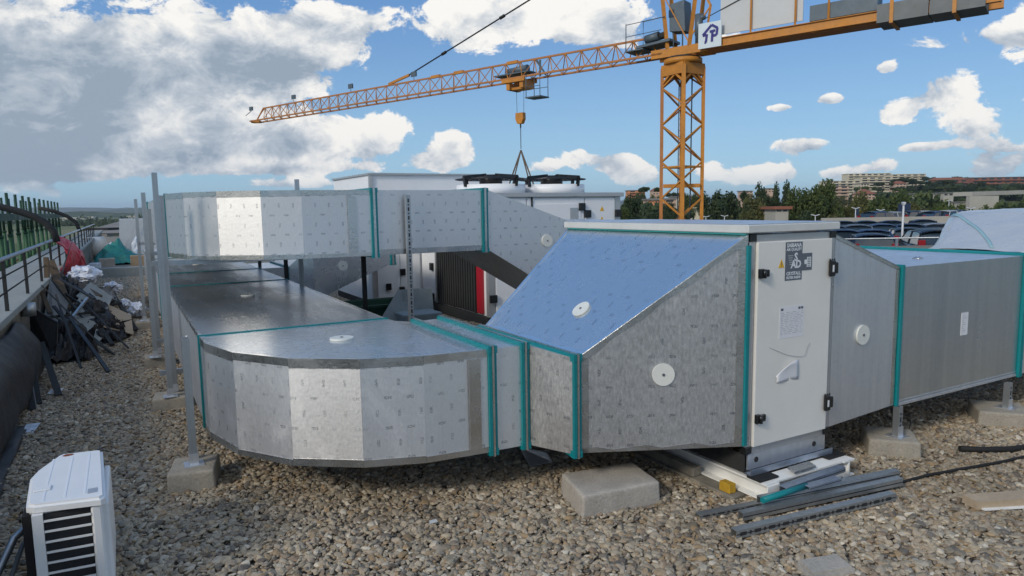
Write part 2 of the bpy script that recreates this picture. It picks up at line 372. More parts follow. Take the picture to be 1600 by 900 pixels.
def part(name, mb, material, parent, label=None, kind=None, solid=0.0):
    """one mesh under a thing, or under a part (whose origin is the thing's)"""
    og = ORIG[parent.name]
    o = bpy.data.objects.new(name, mb.mesh(name, material, og, solid)); link(o, parent); ORIG[o.name] = og
    return tagit(o, label, None, None, kind)
def single(name, mb, material, label, cat, origin, group=None, frame='st', solid=0.0, kind=None):
    """a thing that is one mesh"""
    o = bpy.data.objects.new(name, mb.mesh(name, material, origin, solid))
    o.location = toXYZ(*origin) if frame == 'st' else origin
    o.rotation_euler.z = AA if frame == 'st' else 0
    link(o); tagit(o, label, cat, group, kind); ORIG[o.name] = tuple(origin)
    return o
def struct(name, mb, material, origin=(0, 0, 0), frame='st', parent=None):
    o = single(name, mb, material, None, None, origin, None, frame); o['kind'] = 'structure'; return o
def dup(o, parent=None):
    c = o.copy(); link(c, parent); ORIG[c.name] = ORIG.get(o.name, (0, 0, 0))
    for ch in list(o.children): dup(ch, c)
    return c
def text(body, size, material, parent, place, offset=0.0, name='lettering', align='CENTER', sx=1.0):
    """flat lettering; place: 4x4 matrix in the parent's local frame"""
    cu = bpy.data.curves.new(name, 'FONT'); cu.body = body; cu.size = size; cu.align_x = align; cu.align_y = 'CENTER'; cu.offset = offset; cu.resolution_u = 2
    tmp = bpy.data.objects.new(name, cu); COL.objects.link(tmp)
    bpy.context.view_layer.update()
    me = bpy.data.meshes.new_from_object(tmp.evaluated_get(bpy.context.evaluated_depsgraph_get()))
    bpy.data.objects.remove(tmp); me.materials.clear(); me.materials.append(M[material])
    me.transform(place @ Matrix.Diagonal((sx, 1, 1, 1)))
    o = bpy.data.objects.new(name, me); link(o, parent); ORIG[o.name] = ORIG[parent.name]
    return o
def face_mat(x, y, z, right=(1, 0, 0), up=(0, 0, 1)):
    r = Vector(right).normalized(); u = Vector(up).normalized(); n = r.cross(u)
    mm = Matrix((r, u, n)).transposed().to_4x4(); mm.translation = (x, y, z); return mm

# ================================================================== SETTING: roof, ground, hills
def deckmat(g, b, nt):
    ob = g.n('ShaderNodeTexCoord').outputs['Object']
    vo = g.n('ShaderNodeTexVoronoi', {'Vector': ob, 'Scale': 26.0}); v = g.n('ShaderNodeSeparateColor', {0: vo.outputs[1]}).outputs[0]
    c = g.ramp(v, [(0, (.30, .27, .22)), (.3, (.44, .39, .31)), (.6, (.30, .24, .16)), (.8, (.42, .39, .34)), (1, (.24, .22, .20))])
    g.t.links.new(g.mix(g.smooth(vo.outputs[0], .35, .8), c, (.10, .09, .075)), b.inputs['Base Color']); bump(g, b, g.math('SUBTRACT', 1.0, vo.outputs[0]), .8, .02)
M['deck_gravel'] = mat('deck_gravel', (.34, .31, .25), .9, 0, .2, deckmat)
mb = MB(); mb.box(-1.0, 24, -14, 60, -.6, -.012)
struct('roof_deck', mb, 'deck_gravel')
mb = MB(); mb.box(-1.45, 24, -14, 60, -9, -.62)
M['block_wall'] = mat('block_wall', (.34, .33, .31), .85, 0, .2, grain(1, .1, .1, .01))
struct('building_base', mb, 'block_wall')
def fieldmat(g, b, nt):
    ob = g.n('ShaderNodeTexCoord').outputs['Object']
    vo = g.n('ShaderNodeTexVoronoi', {'Vector': g.vm('MULTIPLY', ob, (1, .45, 1)), 'Scale': .006}).outputs[1]
    v = g.n('ShaderNodeSeparateColor', {0: vo}).outputs[0]
    f = g.math('ADD', g.math('MULTIPLY', v, .8), g.math('MULTIPLY', g.noise(ob, .03, 5), .3))
    g.t.links.new(g.ramp(f, [(.1, (.05, .065, .03)), (.4, (.10, .13, .045)), (.6, (.20, .19, .10)), (.8, (.07, .10, .035)), (1, (.16, .15, .11))]), b.inputs['Base Color'])
M['field'] = mat('field', (.1, .12, .05), .95, 0, .2, fieldmat)
mb = MB(); mb.grid(lambda u, v: ((u-.5)*24000, -1500+v*13500, -9.0), 24, 16, False)
struct('ground', mb, 'field', frame='xyz')
import mathutils
from mathutils import noise as mnoise
def nz(x, y, z=0.0): return mnoise.fractal(Vector((x, y, z)), 1.0, 2.0, 5)
# wooded ridges at the horizon
def ridge(name, Y, x0, x1, h, seed, material, depth=900):
    mb = MB()
    def f(u, v):
        X = x0+(x1-x0)*u; b = math.sin(PI*v)
        return (X, Y+(v-.5)*depth, -9.5+b*(h*(.75+.5*nz(u*9+seed, seed))+h*.10*nz(u*60, v*5+seed)))
    mb.grid(f, 160, 8); struct(name, mb, material, frame='xyz')
def woodmat(a, b_, sc):
    def f(g, b, nt):
        ob = g.n('ShaderNodeTexCoord').outputs['Object']
        g.t.links.new(g.ramp(g.noise(ob, sc, 6, .7), [(.35, a), (.5, b_), (.68, (.17, .17, .09)), (.72, (.3, .28, .24))]), b.inputs['Base Color'])
    return f
M['wooded'] = mat('wooded', (.04, .06, .03), .95, 0, .1, woodmat((.03, .05, .02), (.05, .075, .03), .02))
M['hillside'] = mat('hillside', (.06, .08, .03), .95, 0, .1, woodmat((.03, .05, .015), (.075, .09, .035), .05))
ridge('distant_hills', 7600, -9000, 2500, 118, 3.1, 'wooded', 1500)
ridge('far_ridge', 5200, -6500, 1200, 58, 8.4, 'wooded', 900)
ridge('low_wooded_rise', 2400, -2600, -300, 20, 5.0, 'wooded', 300)
# built-up hill beyond the car park
def hillz(X, Y):
    r = X/max(Y, 1)
    k = .18+.82/(1+math.exp(-(r-.40)*22))
    base = -9+ (20.5*(1/(1+math.exp(-(Y-430)/62))))*k + 2.5*k*nz(X*.008, Y*.008, 2.0)
    return base
mb = MB(); mb.grid(lambda u, v: (-40+u*900, 170+v*900, hillz(-40+u*900, 170+v*900)-.05), 60, 60)
struct('hill', mb, 'hillside', frame='xyz')

# ---- gravel bed: real pebbles over a dark bed
def pebblemat(g, b, nt):
    oi = g.n('ShaderNodeObjectInfo').outputs['Random']; ob = g.n('ShaderNodeTexCoord').outputs['Object']
    c = g.ramp(oi, [(0, (.30, .27, .22)), (.14, (.42, .37, .29)), (.26, (.17, .155, .13)), (.38, (.46, .40, .31)), (.5, (.33, .27, .20)), (.58, (.34, .25, .15)), (.66, (.11, .10, .095)), (.76, (.40, .355, .29)), (.86, (.25, .19, .14)), (.93, (.60, .56, .48)), (1, (.27, .25, .21))])
    n = g.noise(ob, 2.2, 4, .6)
    wp = g.n('ShaderNodeNewGeometry').outputs['Position']; pt = g.noise(wp, .9, 5, .65)
    c = g.mix(1.0, c, g.ramp(pt, [(.32, (.74, .71, .66)), (.5, (1, 1, 1)), (.68, (1.12, 1.09, 1.03))]), 'MULTIPLY')
    g.t.links.new(g.mix(1.0, c, g.ramp(n, [(.3, (.76, .74, .70)), (.7, (1.17, 1.13, 1.06))]), 'MULTIPLY'), b.inputs['Base Color'])
M['pebble'] = mat('pebble', (.35, .32, .27), .62, 0, .35, pebblemat)
def bedmat(g, b, nt):
    ob = g.n('ShaderNodeTexCoord').outputs['Object']
    vo = g.n('ShaderNodeTexVoronoi', {'Vector': ob, 'Scale': 30.0}); v = g.n('ShaderNodeSeparateColor', {0: vo.outputs[1]}).outputs[0]
    c = g.ramp(v, [(0, (.16, .15, .13)), (.3, (.30, .27, .22)), (.6, (.20, .16, .11)), (1, (.36, .34, .30))])
    g.t.links.new(g.mix(g.smooth(vo.outputs[0], .25, .75), c, (.05, .045, .04)), b.inputs['Base Color'])
    bump(g, b, g.math('SUBTRACT', 1.0, vo.outputs[0]), .8, .02)
M['bed'] = mat('bed', (.1, .09, .08), .95, 0, .2, bedmat)
def gravel(name, polys, density, size, label):
    mb = MB()
    for p in polys: mb.face([(s, t, 0) for s, t in p])
    me = mb.mesh(name, 'bed'); me.materials.append(M['pebble'])
    o = bpy.data.objects.new(name, me); o.rotation_euler.z = AA; link(o); tagit(o, label, 'gravel', None, 'stuff')
    ng = bpy.data.node_groups.new(name, 'GeometryNodeTree')
    ng.interface.new_socket(name="Geometry", in_out='INPUT', socket_type='NodeSocketGeometry'); ng.interface.new_socket(name="Geometry", in_out='OUTPUT', socket_type='NodeSocketGeometry')
    g = G(ng); gi = g.n('NodeGroupInput'); go = g.n('NodeGroupOutput')
    ds = g.n('GeometryNodeDistributePointsOnFaces', {'Mesh': gi.outputs[0], 'Density': density, 'Seed': 3})
    def rnd(lo, hi, seed, typ='FLOAT'):
        nd = g.n('FunctionNodeRandomValue', data_type=typ)
        if typ == 'FLOAT_VECTOR':
            nd.inputs[0].default_value = lo; nd.inputs[1].default_value = hi; out = nd.outputs[0]
        elif typ == 'INT':
            nd.inputs[4].default_value = lo; nd.inputs[5].default_value = hi; out = nd.outputs[2]
        else:
            nd.inputs[2].default_value = lo; nd.inputs[3].default_value = hi; out = nd.outputs[1]
        nd.inputs['Seed'].default_value = seed
        return out
    sp = g.n('GeometryNodeSetPosition', {'Geometry': ds.outputs[0], 'Offset': rnd((0, 0, -.004), (0, 0, .016), 5, 'FLOAT_VECTOR')})
    kinds = g.n('GeometryNodeJoinGeometry')
    for k in range(7):
        ico = g.n('GeometryNodeMeshIcoSphere', {'Radius': .5, 'Subdivisions': 3 if size > .02 else 2})
        pos = g.n('GeometryNodeInputPosition').outputs[0]
        nv = g.n('ShaderNodeTexNoise', {'Vector': g.vm('ADD', pos, (k*7.3, k*3.1, k*5.7)), 'Scale': 1.25, 'Detail': 1.0}).outputs[1]
        dsp = g.vm('MULTIPLY', g.vm('SUBTRACT', nv, (.5, .5, .5)), (.75, .75, .75))
        s2 = g.n('GeometryNodeSetPosition', {'Geometry': ico.outputs[0], 'Offset': dsp})
        sm = g.n('GeometryNodeSetShadeSmooth', {0: s2.outputs[0]})
        sm2 = g.n('GeometryNodeSetMaterial', {'Geometry': sm.outputs[0], 'Material': M['pebble']})
        ti = g.n('GeometryNodeGeometryToInstance', {0: sm2.outputs[0]})
        ng.links.new(ti.outputs[0], kinds.inputs[0])
    iop = g.n('GeometryNodeInstanceOnPoints', {'Points': sp.outputs[0], 'Instance': kinds.outputs[0], 'Pick Instance': True, 'Instance Index': rnd(0, 6, 9, 'INT'),
              'Rotation': rnd((-.5, -.5, 0), (.5, .5, 6.28), 11, 'FLOAT_VECTOR'), 'Scale': g.vm('SCALE', rnd((size*.95, size*.64, size*.42), (size*1.6, size*1.15, size*.85), 13, 'FLOAT_VECTOR'), (0, 0, 0))})
    scn = iop.inputs['Scale'].links[0].from_node; ng.links.new(g.math('MULTIPLY_ADD', g.math('POWER', rnd(0, 1, 21), 2.5), 1.0, .72), scn.inputs['Scale'])
    j = g.n('GeometryNodeJoinGeometry'); ng.links.new(gi.outputs[0], j.inputs[0]); ng.links.new(iop.outputs[0], j.inputs[0]); ng.links.new(j.outputs[0], go.inputs[0])
    md = o.modifiers.new('pebbles', 'NODES'); md.node_group = ng
    return o
gravel('gravel', [[(-1.0, .6), (7.5, .6), (7.5, 4.8), (-1.0, 4.8)], [(-1.0, 4.8), (2.6, 4.8), (2.6, 9), (-1.0, 9)]], 3900, .0245, 'rounded river pebbles covering the flat roof around the ducts')
gravel('gravel', [[(-1.0, 9), (4.2, 9), (4.2, 20.7), (-1.0, 20.7)], [(2.6, 4.8), (12, 4.8), (12, 9), (2.6, 9)], [(7.5, 1.5), (12, 1.5), (12, 4.8), (7.5, 4.8)]], 2200, .0285, 'rounded river pebbles further along the roof between ducts and parapet')

# ================================================================== LOWER DUCT RUN
Z0, Z1 = .30, .88
def disc_cap(parent, c, n, r=.062, th=.012):
    d = part('inspection_disc', MB().disc(c, n, r, th, 28), 'disc', parent)
    c2 = Vector(c)+Vector(n).normalized()*th
    part('plug', MB().disc(c2, n, r*.13, .004, 10), 'ink_dark', d)
def ring(parent, axis, a, lo0, lo1, z0, z1, gap=.013, w=.017, pro=.018, cleat=True, sides='f t r b', wide=None):
    """a pair of teal profiles with a bare cleat between them, round a rectangular section at axis = a"""
    def frame(c0, c1, p, cor=0.0):
        mb = MB()
        def bx(l0, l1, q0, q1):
            if axis == 's': mb.box(c0, c1, l0, l1, q0, q1)
            else: mb.box(l0, l1, c0, c1, q0, q1)
        bx(lo0-p, lo0+.003, z0-p, z1+p); bx(lo1-.003, lo1+p, z0-p, z1+p)
        bx(lo0+.003, lo1-.003, z1-.003, z1+p); bx(lo0+.003, lo1-.003, z0-p, z0+.003)
        return mb
    part('flange_profile', frame(a-gap/2-w, a-gap/2, pro), 'teal', parent)
    part('flange_profile', frame(a+gap/2, a+gap/2+w, pro), 'teal', parent)
    if cleat: part('flange_cleat', frame(a-gap/2+.0005, a+gap/2-.0005, pro+.006), 'tape', parent)
    # corner pieces
    for (l, z, sg) in ((lo0, z0, 0), (lo0, z1, 1)):
        mb = MB()
        for c0, c1 in ((a-gap/2-w-.004, a-gap/2-.001), (a+gap/2+.001, a+gap/2+w+.004)):
            if axis == 's': mb.box(c0, c1, l-pro-.003, l+.02, z-(pro+.002), z+pro+.002)
            else: mb.box(l-pro-.003, l+.02, c0, c1, z-(pro+.002), z+pro+.002)
        part('flange_corner', mb, 'teal', parent)
duct = thing('air_duct', 'low foil faced duct sweeping round a faceted bend towards the white filter box', 'air duct', (1.1, 4.1, Z0))
# straight run along the alley
segs = [(4.70, 8.1), (8.1, 9.9), (9.9, 13.2), (13.2, 17.0)]
for i, (ta, tb) in enumerate(segs):
    e = .012
    part('top_panel', MB().box(.38, 1.60, ta+e, tb-e, Z1-.025, Z1), 'zinc_dark', duct)
    part('side_panel', MB().box(.38, .405, ta+e, tb-e, Z0, Z1-.0255), 'zinc', duct)
    part('side_panel', MB().box(1.575, 1.60, ta+e, tb-e, Z0, Z1-.0255), 'zinc', duct)
    part('bottom_panel', MB().box(.4055, 1.5745, ta+e, tb-e, Z0, Z0+.025), 'zinc', duct)
    part('edge_tape', MB().box(.377, .395, ta+.02, tb-.02, Z1-.03, Z1+.002), 'tape', duct)
    part('edge_tape', MB().box(1.585, 1.603, ta+.02, tb-.02, Z1-.03, Z1+.002), 'tape', duct)
for tr in (4.70, 8.1, 9.9, 13.2):
    mb = MB(); mb.box(.365, 1.615, tr-.011, tr-.001, Z1-.002, Z1+.008); mb.box(.366, .383, tr-.011, tr-.001, Z0-.01, Z1-.002); part('flange_profile', mb, 'teal', duct)
    mb = MB(); mb.box(.368, 1.612, tr+.001, tr+.010, Z1-.002, Z1+.005); mb.box(.369, .383, tr+.001, tr+.010, Z0-.01, Z1-.002); part('flange_cleat', mb, 'tape', duct)
disc_cap(duct, (.977, 6.75, Z1), (0, 0, 1)); disc_cap(duct, (.95, 11.3, Z1), (0, 0, 1)); disc_cap(duct, (.38, 5.75, .66), (-1, 0, 0))
# faceted bend
def bend(parent, V, inner, z0, z1, kinds, top='foil_plain', rowtape=True):
    cen = Vector((sum(v[0] for v in V)/len(V), sum(v[1] for v in V)/len(V)))
    part('bend_top', MB().prism(list(V)+list(inner), z1-.02, z1), top, parent)
    part('bend_bottom', MB().prism(list(V)+list(inner), z0, z0+.02), 'foil_grey', parent)
    for i in range(len(V)-1):
        a, b = Vector(V[i]), Vector(V[i+1]); d = (b-a).normalized(); n = Vector((d.y, -d.x))
        if n.dot(a-Vector(inner[0])) < 0: n = -n
        q = [a, b, b-n*.02, a-n*.02]
        part('bend_panel', MB().prism([tuple(p+n*.0015) for p in q[:2]]+[tuple(q[2]), tuple(q[3])], z0+.001, z1-.001), kinds[i % len(kinds)], parent)
        # tape along the upper and the lower edge, folded over the top
        w = .045+.006*math.sin(i*2.3)
        for zz0, zz1 in ((z1-w, z1+.0025), (z0-.002, z0+w*.8)):
            a2, b2 = a+n*.0045-d*.0, b+n*.0045
            part('edge_tape', MB().prism([tuple(a2), tuple(b2), tuple(b2-n*.005), tuple(a2-n*.005)], zz0, zz1), 'tape', parent)
        a3, b3 = a+n*.003, b+n*.003
        mb = MB(); rows = 7
        # uneven inner edge of the tape on the top sheet
        for k in range(rows):
            p0, p1 = a3+(b3-a3)*(k/rows), a3+(b3-a3)*((k+1)/rows)
            w0, w1 = .022+.008*math.sin(k*1.7+i), .022+.008*math.sin((k+1)*1.7+i)
            mb.hexa([(*p0, z1+.0005), (*p1, z1+.0005), (*(p1-n*w1), z1+.0005), (*(p0-n*w0), z1+.0005)], [(*p0, z1+.0024), (*p1, z1+.0024), (*(p1-n*w1), z1+.0024), (*(p0-n*w0), z1+.0024)])
        part('edge_tape', mb, 'tape_skylit', parent)
VL = [(.38, 4.685), (.385, 4.42), (.488, 4.03), (.716, 3.695), (1.03, 3.467), (1.34, 3.355), (1.70, 3.32)]
bend(duct, VL, [(1.70, 4.46), (1.62, 4.56), (1.60, 4.685)], Z0, Z1, ['foil', 'foil', 'foil', 'foil', 'foil', 'foil'])
disc_cap(duct, (1.11, 4.085, Z1), (0, 0, 1), .07)
part('seam_tape', MB().box(1.585, 1.655, 3.3145, 3.32, Z0+.03, Z1-.045), 'tape', duct)
part('seam_tape', MB().box(1.60, 1.66, 3.34, 4.44, Z1+.0005, Z1+.0025), 'tape', duct)
# short pieces, the offset and the transition up to the filter box
def loft(parent, name, s0, s1, r0, r1, kinds, label=None, th=.02):
    """duct piece between two rectangular sections (t0, t1, z0, z1): front, top, rear and bottom panel"""
    (a0, a1, b0, b1), (c0, c1, d0, d1) = r0, r1
    def P0(t, z): return (s0, t, z)
    def P1(t, z): return (s1, t, z)
    fr = MB(); fr.hexa([P0(a0, b0), P1(c0, d0), P1(c0+th, d0), P0(a0+th, b0)], [P0(a0, b1), P1(c0, d1), P1(c0+th, d1), P0(a0+th, b1)])
    o = [part(name+'_front', fr, kinds[0], parent, label)]
    tp = MB(); tp.hexa([P0(a0+.0005, b1-th), P1(c0+.0005, d1-th), P1(c1-.0005, d1-th), P0(a1-.0005, b1-th)], [P0(a0+.0005, b1+.001), P1(c0+.0005, d1+.001), P1(c1-.0005, d1+.001), P0(a1-.0005, b1+.001)])
    o.append(part(name+'_top', tp, kinds[1], parent))
    rr = MB(); rr.hexa([P0(a1-th, b0), P1(c1-th, d0), P1(c1, d0), P0(a1, b0)], [P0(a1-th, b1), P1(c1-th, d1), P1(c1, d1), P0(a1, b1)])
    o.append(part(name+'_rear', rr, kinds[0], parent))
    bt = MB(); bt.hexa([P0(a0+.001, b0-.001), P1(c0+.001, d0-.001), P1(c1-.001, d0-.001), P0(a1-.001, b0-.001)], [P0(a0+.001, b0+th), P1(c0+.001, d0+th), P1(c1-.001, d0+th), P0(a1-.001, b0+th)])
    o.append(part(name+'_bottom', bt, kinds[2] if len(kinds) > 2 else kinds[0], parent))
    return o
def strip(parent, pts, width_dir, w, off, th=.002, name='edge_tape', material='tape', wob=.0):
    """thin tape strip along pts, its width in width_dir, lying off along the normal"""
    mb = MB(); wd = Vector(width_dir).normalized(); off = Vector(off).normalized()
    n = len(pts)
    def q(i): return Vector(pts[i])
    for i in range(n-1):
        w0, w1 = w*(1+wob*math.sin(i*2.1)), w*(1+wob*math.sin((i+1)*2.1))
        a, b = q(i)+off*.0008, q(i+1)+off*.0008
        mb.hexa([a, b, b+wd*w1, a+wd*w0], [a+off*th, b+off*th, b+wd*w1+off*th, a+wd*w0+off*th])
    return part(name, mb, material, parent)
S1, S2, S3, S4 = 1.737, 1.928, 2.09, 2.925
RA = (3.32, 4.46, Z0, Z1); RB = (3.31, 4.47, Z0, Z1); RC = (3.03, 4.16, Z0+.005, .842); RD = (2.615, 4.335, .315, 1.485)
ring(duct, 's', S1-.012, 3.32, 4.46, Z0, Z1)
loft(duct, 'duct_collar', S1+.02, S2-.022, RA, RB, ['foil', 'foil_plain', 'foil_grey'])
ring(duct, 's', S2, 3.31, 4.47, Z0, Z1)
loft(duct, 'duct_offset', S2+.022, S3-.02, RB, RC, ['foil_grey', 'foil_plain', 'foil_grey'])
ring(duct, 's', S3, 3.03, 4.16, Z0+.005, .842)
loft(duct, 'transition', S3+.02, S4, RC, RD, ['foil_grey', 'foil_plain', 'foil_grey'])
def lerp(a, b, k): return tuple(x+(y-x)*k for x, y in zip(a, b))
f0, f1 = (S3+.02, 3.03, .842), (S4, 2.615, 1.485)
nf = Vector((1, 0, 0)).cross(Vector((0, 0, 1)))
dv = Vector((S4-S3-.02, 2.615-3.03, 0)); nfront = Vector((dv.y, -dv.x, 0)).normalized()
if nfront.y > 0: nfront = -nfront
dtop = (Vector(f1)-Vector(f0)).normalized(); tside = Vector((0, 1, 0)); ntop = dtop.cross(tside).normalized()
if ntop.z < 0: ntop = -ntop
pts = [lerp(f0, f1, k/10) for k in range(11)]
strip(duct, pts, Vector((0, 0, -1)), .035, nfront, .003, wob=.25)
strip(duct, [(p[0], p[1]+.0, p[2]) for p in pts], tside, .028, ntop, .004, wob=.25, material='tape_skylit')
r0_, r1_ = (S3+.02, 4.16, .842), (S4, 4.335, 1.485)
strip(duct, [lerp(r0_, r1_, k/8) for k in range(9)], Vector((0, -1, 0)), .03, ntop, .004, wob=.3, material='tape_skylit')
strip(duct, [(S3+.022, 3.04+(1.10)*k/8, .8435) for k in range(9)], dtop, .035, ntop, .004, wob=.3, material='tape_skylit')
strip(duct, [lerp((S3+.02, 3.03, .306), (S3+.02, 3.03, .835), k/4) for k in range(5)], Vector((dv.x, dv.y, 0)), .05, nfront, .003)
strip(duct, [lerp((S3+.02, 3.03, .305), (S4, 2.615, .316), k/10) for k in range(11)], Vector((0, 0, 1)), .022, nfront, .003, wob=.5)
strip(duct, [lerp((S4-.045, 2.637, .33), (S4-.045, 2.637, 1.44), k/6) for k in range(7)], Vector((dv.x, dv.y, 0)), .045, nfront, .003, wob=.1)
c_ = Vector((2.52, 3.03-(2.52-S3-.02)*(3.03-2.615)/(S4-S3-.02), .735)); disc_cap(duct, c_, nfront, .062)
k_ = (2.36-S3)/(S4-S3); c_ = Vector((2.36, 3.36, .842+(1.485-.842)*(2.36-S3-.02)/(S4-S3-.02))); disc_cap(duct, c_+ntop*.001, ntop, .058)
# teal profile against the filter box
part('flange_profile', MB().box(S4-.012, S4+.012, 2.600, 2.6145, .32, 1.43), 'teal', duct)
part('flange_profile', MB().box(S4-.012, S4+.012, 2.62, 4.33, 1.4865, 1.496), 'teal_light', duct)

# ================================================================== FILTER BOX
fb = thing('filter_unit', 'white sheet metal filter box with hinged door and grey maker sticker', 'filter unit', (3.3, 3.4, .15))
A0, A1 = S4+.014, 3.655
part('casing', MB().box(A0+.02, A1-.02, 2.645, 4.33, .30, 1.47), 'ahu_white', fb)
for (x, y) in ((A0, 2.615), (A1-.045, 2.615), (A0, 4.295), (A1-.045, 4.295)):
    part('corner_post', MB().box(x, x+.045, y, y+.045, .30, 1.485, .004), 'ahu_frame', fb)
part('frame_rail', MB().box(A0+.0455, A1-.0455, 2.619, 2.655, 1.445, 1.484), 'ahu_frame', fb)
part('frame_rail', MB().box(A0+.0455, A1-.0455, 2.619, 2.655, .255, .297), 'ahu_frame', fb)
for x in (A0-.002, A1-.05):
    for z in (1.448, .262):
        part('corner_joint', MB().box(x, x+.052, 2.610, 2.66, z, z+.040, .003), 'black_plastic', fb)
part('roof_cap', MB().box(A0-.035, A1+.012, 2.595, 4.36, 1.4965, 1.540, .004), 'cap', fb)
part('roof_sheet', MB().box(A0-.03, A1+.007, 2.60, 4.355, 1.5405, 1.5445), 'zinc', fb)
door = part('door', MB().box(A0+.05, A1-.047, 2.600, 2.640, .300, 1.446, .004, 2), 'white_panel', fb)
def latch(x, z, kind):
    mb = MB()
    if kind == 'hinge':
        mb.box(x-.028, x+.006, 2.577, 2.5985, z-.026, z+.026, .004); mb.box(x+.004, x+.052, 2.582, 2.5985, z-.020, z+.020, .004); mb.tube([(x+.002, 2.575, z-.024), (x+.002, 2.575, z+.024)], .010, 8)
    else:
        mb.box(x-.032, x+.012, 2.574, 2.5985, z-.048, z+.048, .007); mb.box(x+.008, x+.042, 2.580, 2.6, z-.034, z+.034, .005)
        for k in (-.02, 0, .02): mb.tube([(x+k-.008, 2.588, z+.046), (x+k-.008, 2.588, z+.056)], .005, 6)
    o = part('hinge' if kind == 'hinge' else 'latch', mb, 'black_plastic', door)
    if kind != 'hinge':
        mb.bm  # freed
latch(A0+.075, 1.275, 'hinge'); latch(A0+.075, .464, 'hinge')
latch(A1-.050, 1.272, 'latch'); latch(A1-.050, .466, 'latch')
for zz in (1.252, .446): part('latch_mark', MB().box(A1-.072, A1-.060, 2.5715, 2.5738, zz, zz+.04), 'ink', door)
# stickers: local frame of the box, x = s, y = t
def L(s, t, z): return (s-3.3, t-3.4, z-.15)
TF = 2.5985
st_big = part('maker_sticker', MB().box(3.205, 3.345, TF, 2.5997, 1.222, 1.437), 'sticker_grey', door)
text('SABIANA', .030, 'ink', door, face_mat(*L(3.275, TF-.0006, 1.418)), .0012)
text('AIR QUALITY', .021, 'ink', door, face_mat(*L(3.275, TF-.0006, 1.395)), .0009)
text('S', .062, 'ink', door, face_mat(*L(3.292, TF-.0006, 1.350)), .0025, 'logo')
text('A', .060, 'ink', door, face_mat(*L(3.272, TF-.0006, 1.310)), .0025, 'logo')
text('D', .060, 'ink', door, face_mat(*L(3.314, TF-.0006, 1.310)), .0025, 'logo')
mb = MB()
for k in range(5): mb.box(3.225+.004*k, 3.268-.003*k, TF-.0006, TF-.0001, 1.358-k*.012, 1.363-k*.012)
part('logo', mb, 'sticker_grey' if False else 'ahu_frame', door)
text('CRYSTALL', .026, 'ink', door, face_mat(*L(3.275, TF-.0006, 1.260)), .0010)
text('FILTER INSIDE', .019, 'ink', door, face_mat(*L(3.275, TF-.0006, 1.237)), .0009)
part('filter_sticker', MB().box(3.3455, 3.43, TF, 2.5997, 1.272, 1.370), 'sticker_grey', door)
mb = MB()
for k in range(6): mb.box(3.385, 3.42, TF-.0006, TF-.0001, 1.292+k*.010, 1.297+k*.010)
for k in range(2): mb.box(3.385+k*.03, 3.39+k*.03, TF-.0012, TF-.0007, 1.290, 1.348)
mb.prism([(3.365, TF-.0006), (3.384, TF-.0006), (3.384, TF-.0001), (3.365, TF-.0001)], 1.308, 1.333)
part('filter_symbol', mb, 'ink', door)
mb = MB(); mb.hexa([(3.150, TF, 1.297), (3.198, TF, 1.297), (3.198, TF+.001, 1.297), (3.150, TF+.001, 1.297)], [(3.1735, TF, 1.345), (3.1745, TF, 1.345), (3.1745, TF+.001, 1.345), (3.1735, TF+.001, 1.345)])
part('warning_sticker', mb, 'yellow', door)
mb = MB(); mb.box(3.172, 3.176, TF-.0006, TF-.0001, 1.311, 1.330); mb.box(3.172, 3.176, TF-.0006, TF-.0001, 1.302, 1.306); part('warning_symbol', mb, 'ink_dark', door)
part('data_sheet', MB().box(3.17, 3.375, TF, 2.5997, .895, 1.075), 'paper', door)
mb = MB(); random.seed(5)
for r in range(13):
    z = 1.040-r*.010; x = 3.18
    while x < 3.355:
        w = random.uniform(.008, .04); w = min(w, 3.365-x); mb.box(x, x+w, TF-.0006, TF-.0001, z, z+.0026); x += w+random.uniform(.006, .02)
part('print', mb, 'ahu_frame', door, kind='stuff')
for q0, q1 in ((3.18, 3.20), (3.325, 3.343), (3.348, 3.366)): part('printed_mark', MB().box(q0, q1, TF-.0006, TF-.0001, 1.054, 1.067), 'ink_dark', door)
mb = MB(); mb.grid(lambda u, v: (3.155+u*.185-.06*(1-v)*(1-u)*0, TF-.001-.012*math.sin(3*u)*v*v-.004*math.sin(7*u+3*v), .645+v*.115*(.35+.65*min(1, u*1.7))), 8, 5)
part('torn_label', mb, 'paper', door, 'torn white paper label', solid=.0006)
pc = [(3.10+.36*k/14, TF-.002, 1.0-.18*math.sin(PI*(k/14)*.9+.25)) for k in range(15)]
mb = MB(); mb.tube([(3.09+.30*k/8, TF-.003, .86-.085*math.sin(k/8*1.6)) for k in range(0, 9)]+[(3.40+.045*k/5, TF-.003, .79+.10*k/5) for k in range(1, 4)], .0011, 5)
part('wire', mb, 'ahu_frame', door)
# base channel and pads
part('base_channel', MB().box(A0+.03, A1-.02, 2.622, 2.63, .165, .254), 'zinc', fb)
mb = MB(); mb.box(A0+.005, A1-.01, 2.575, 2.6215, .150, .158); mb.box(A0+.005, A1-.01, 2.574, 2.579, .1585, .185); part('base_channel', mb, 'zinc_blue', fb)
for xx in (A0+.10, A1-.12): part('bolt_hole', MB().disc((xx, 2.6215, .215), (0, -1, 0), .016, .002, 14), 'slot', fb)
part('base_side', MB().box(A0+.012, A0+.02, 2.63, 4.30, .152, .258), 'dark_steel', fb)
part('base_side', MB().box(A1-.045, A1-.037, 2.63, 4.30, .152, .258), 'dark_steel', fb)
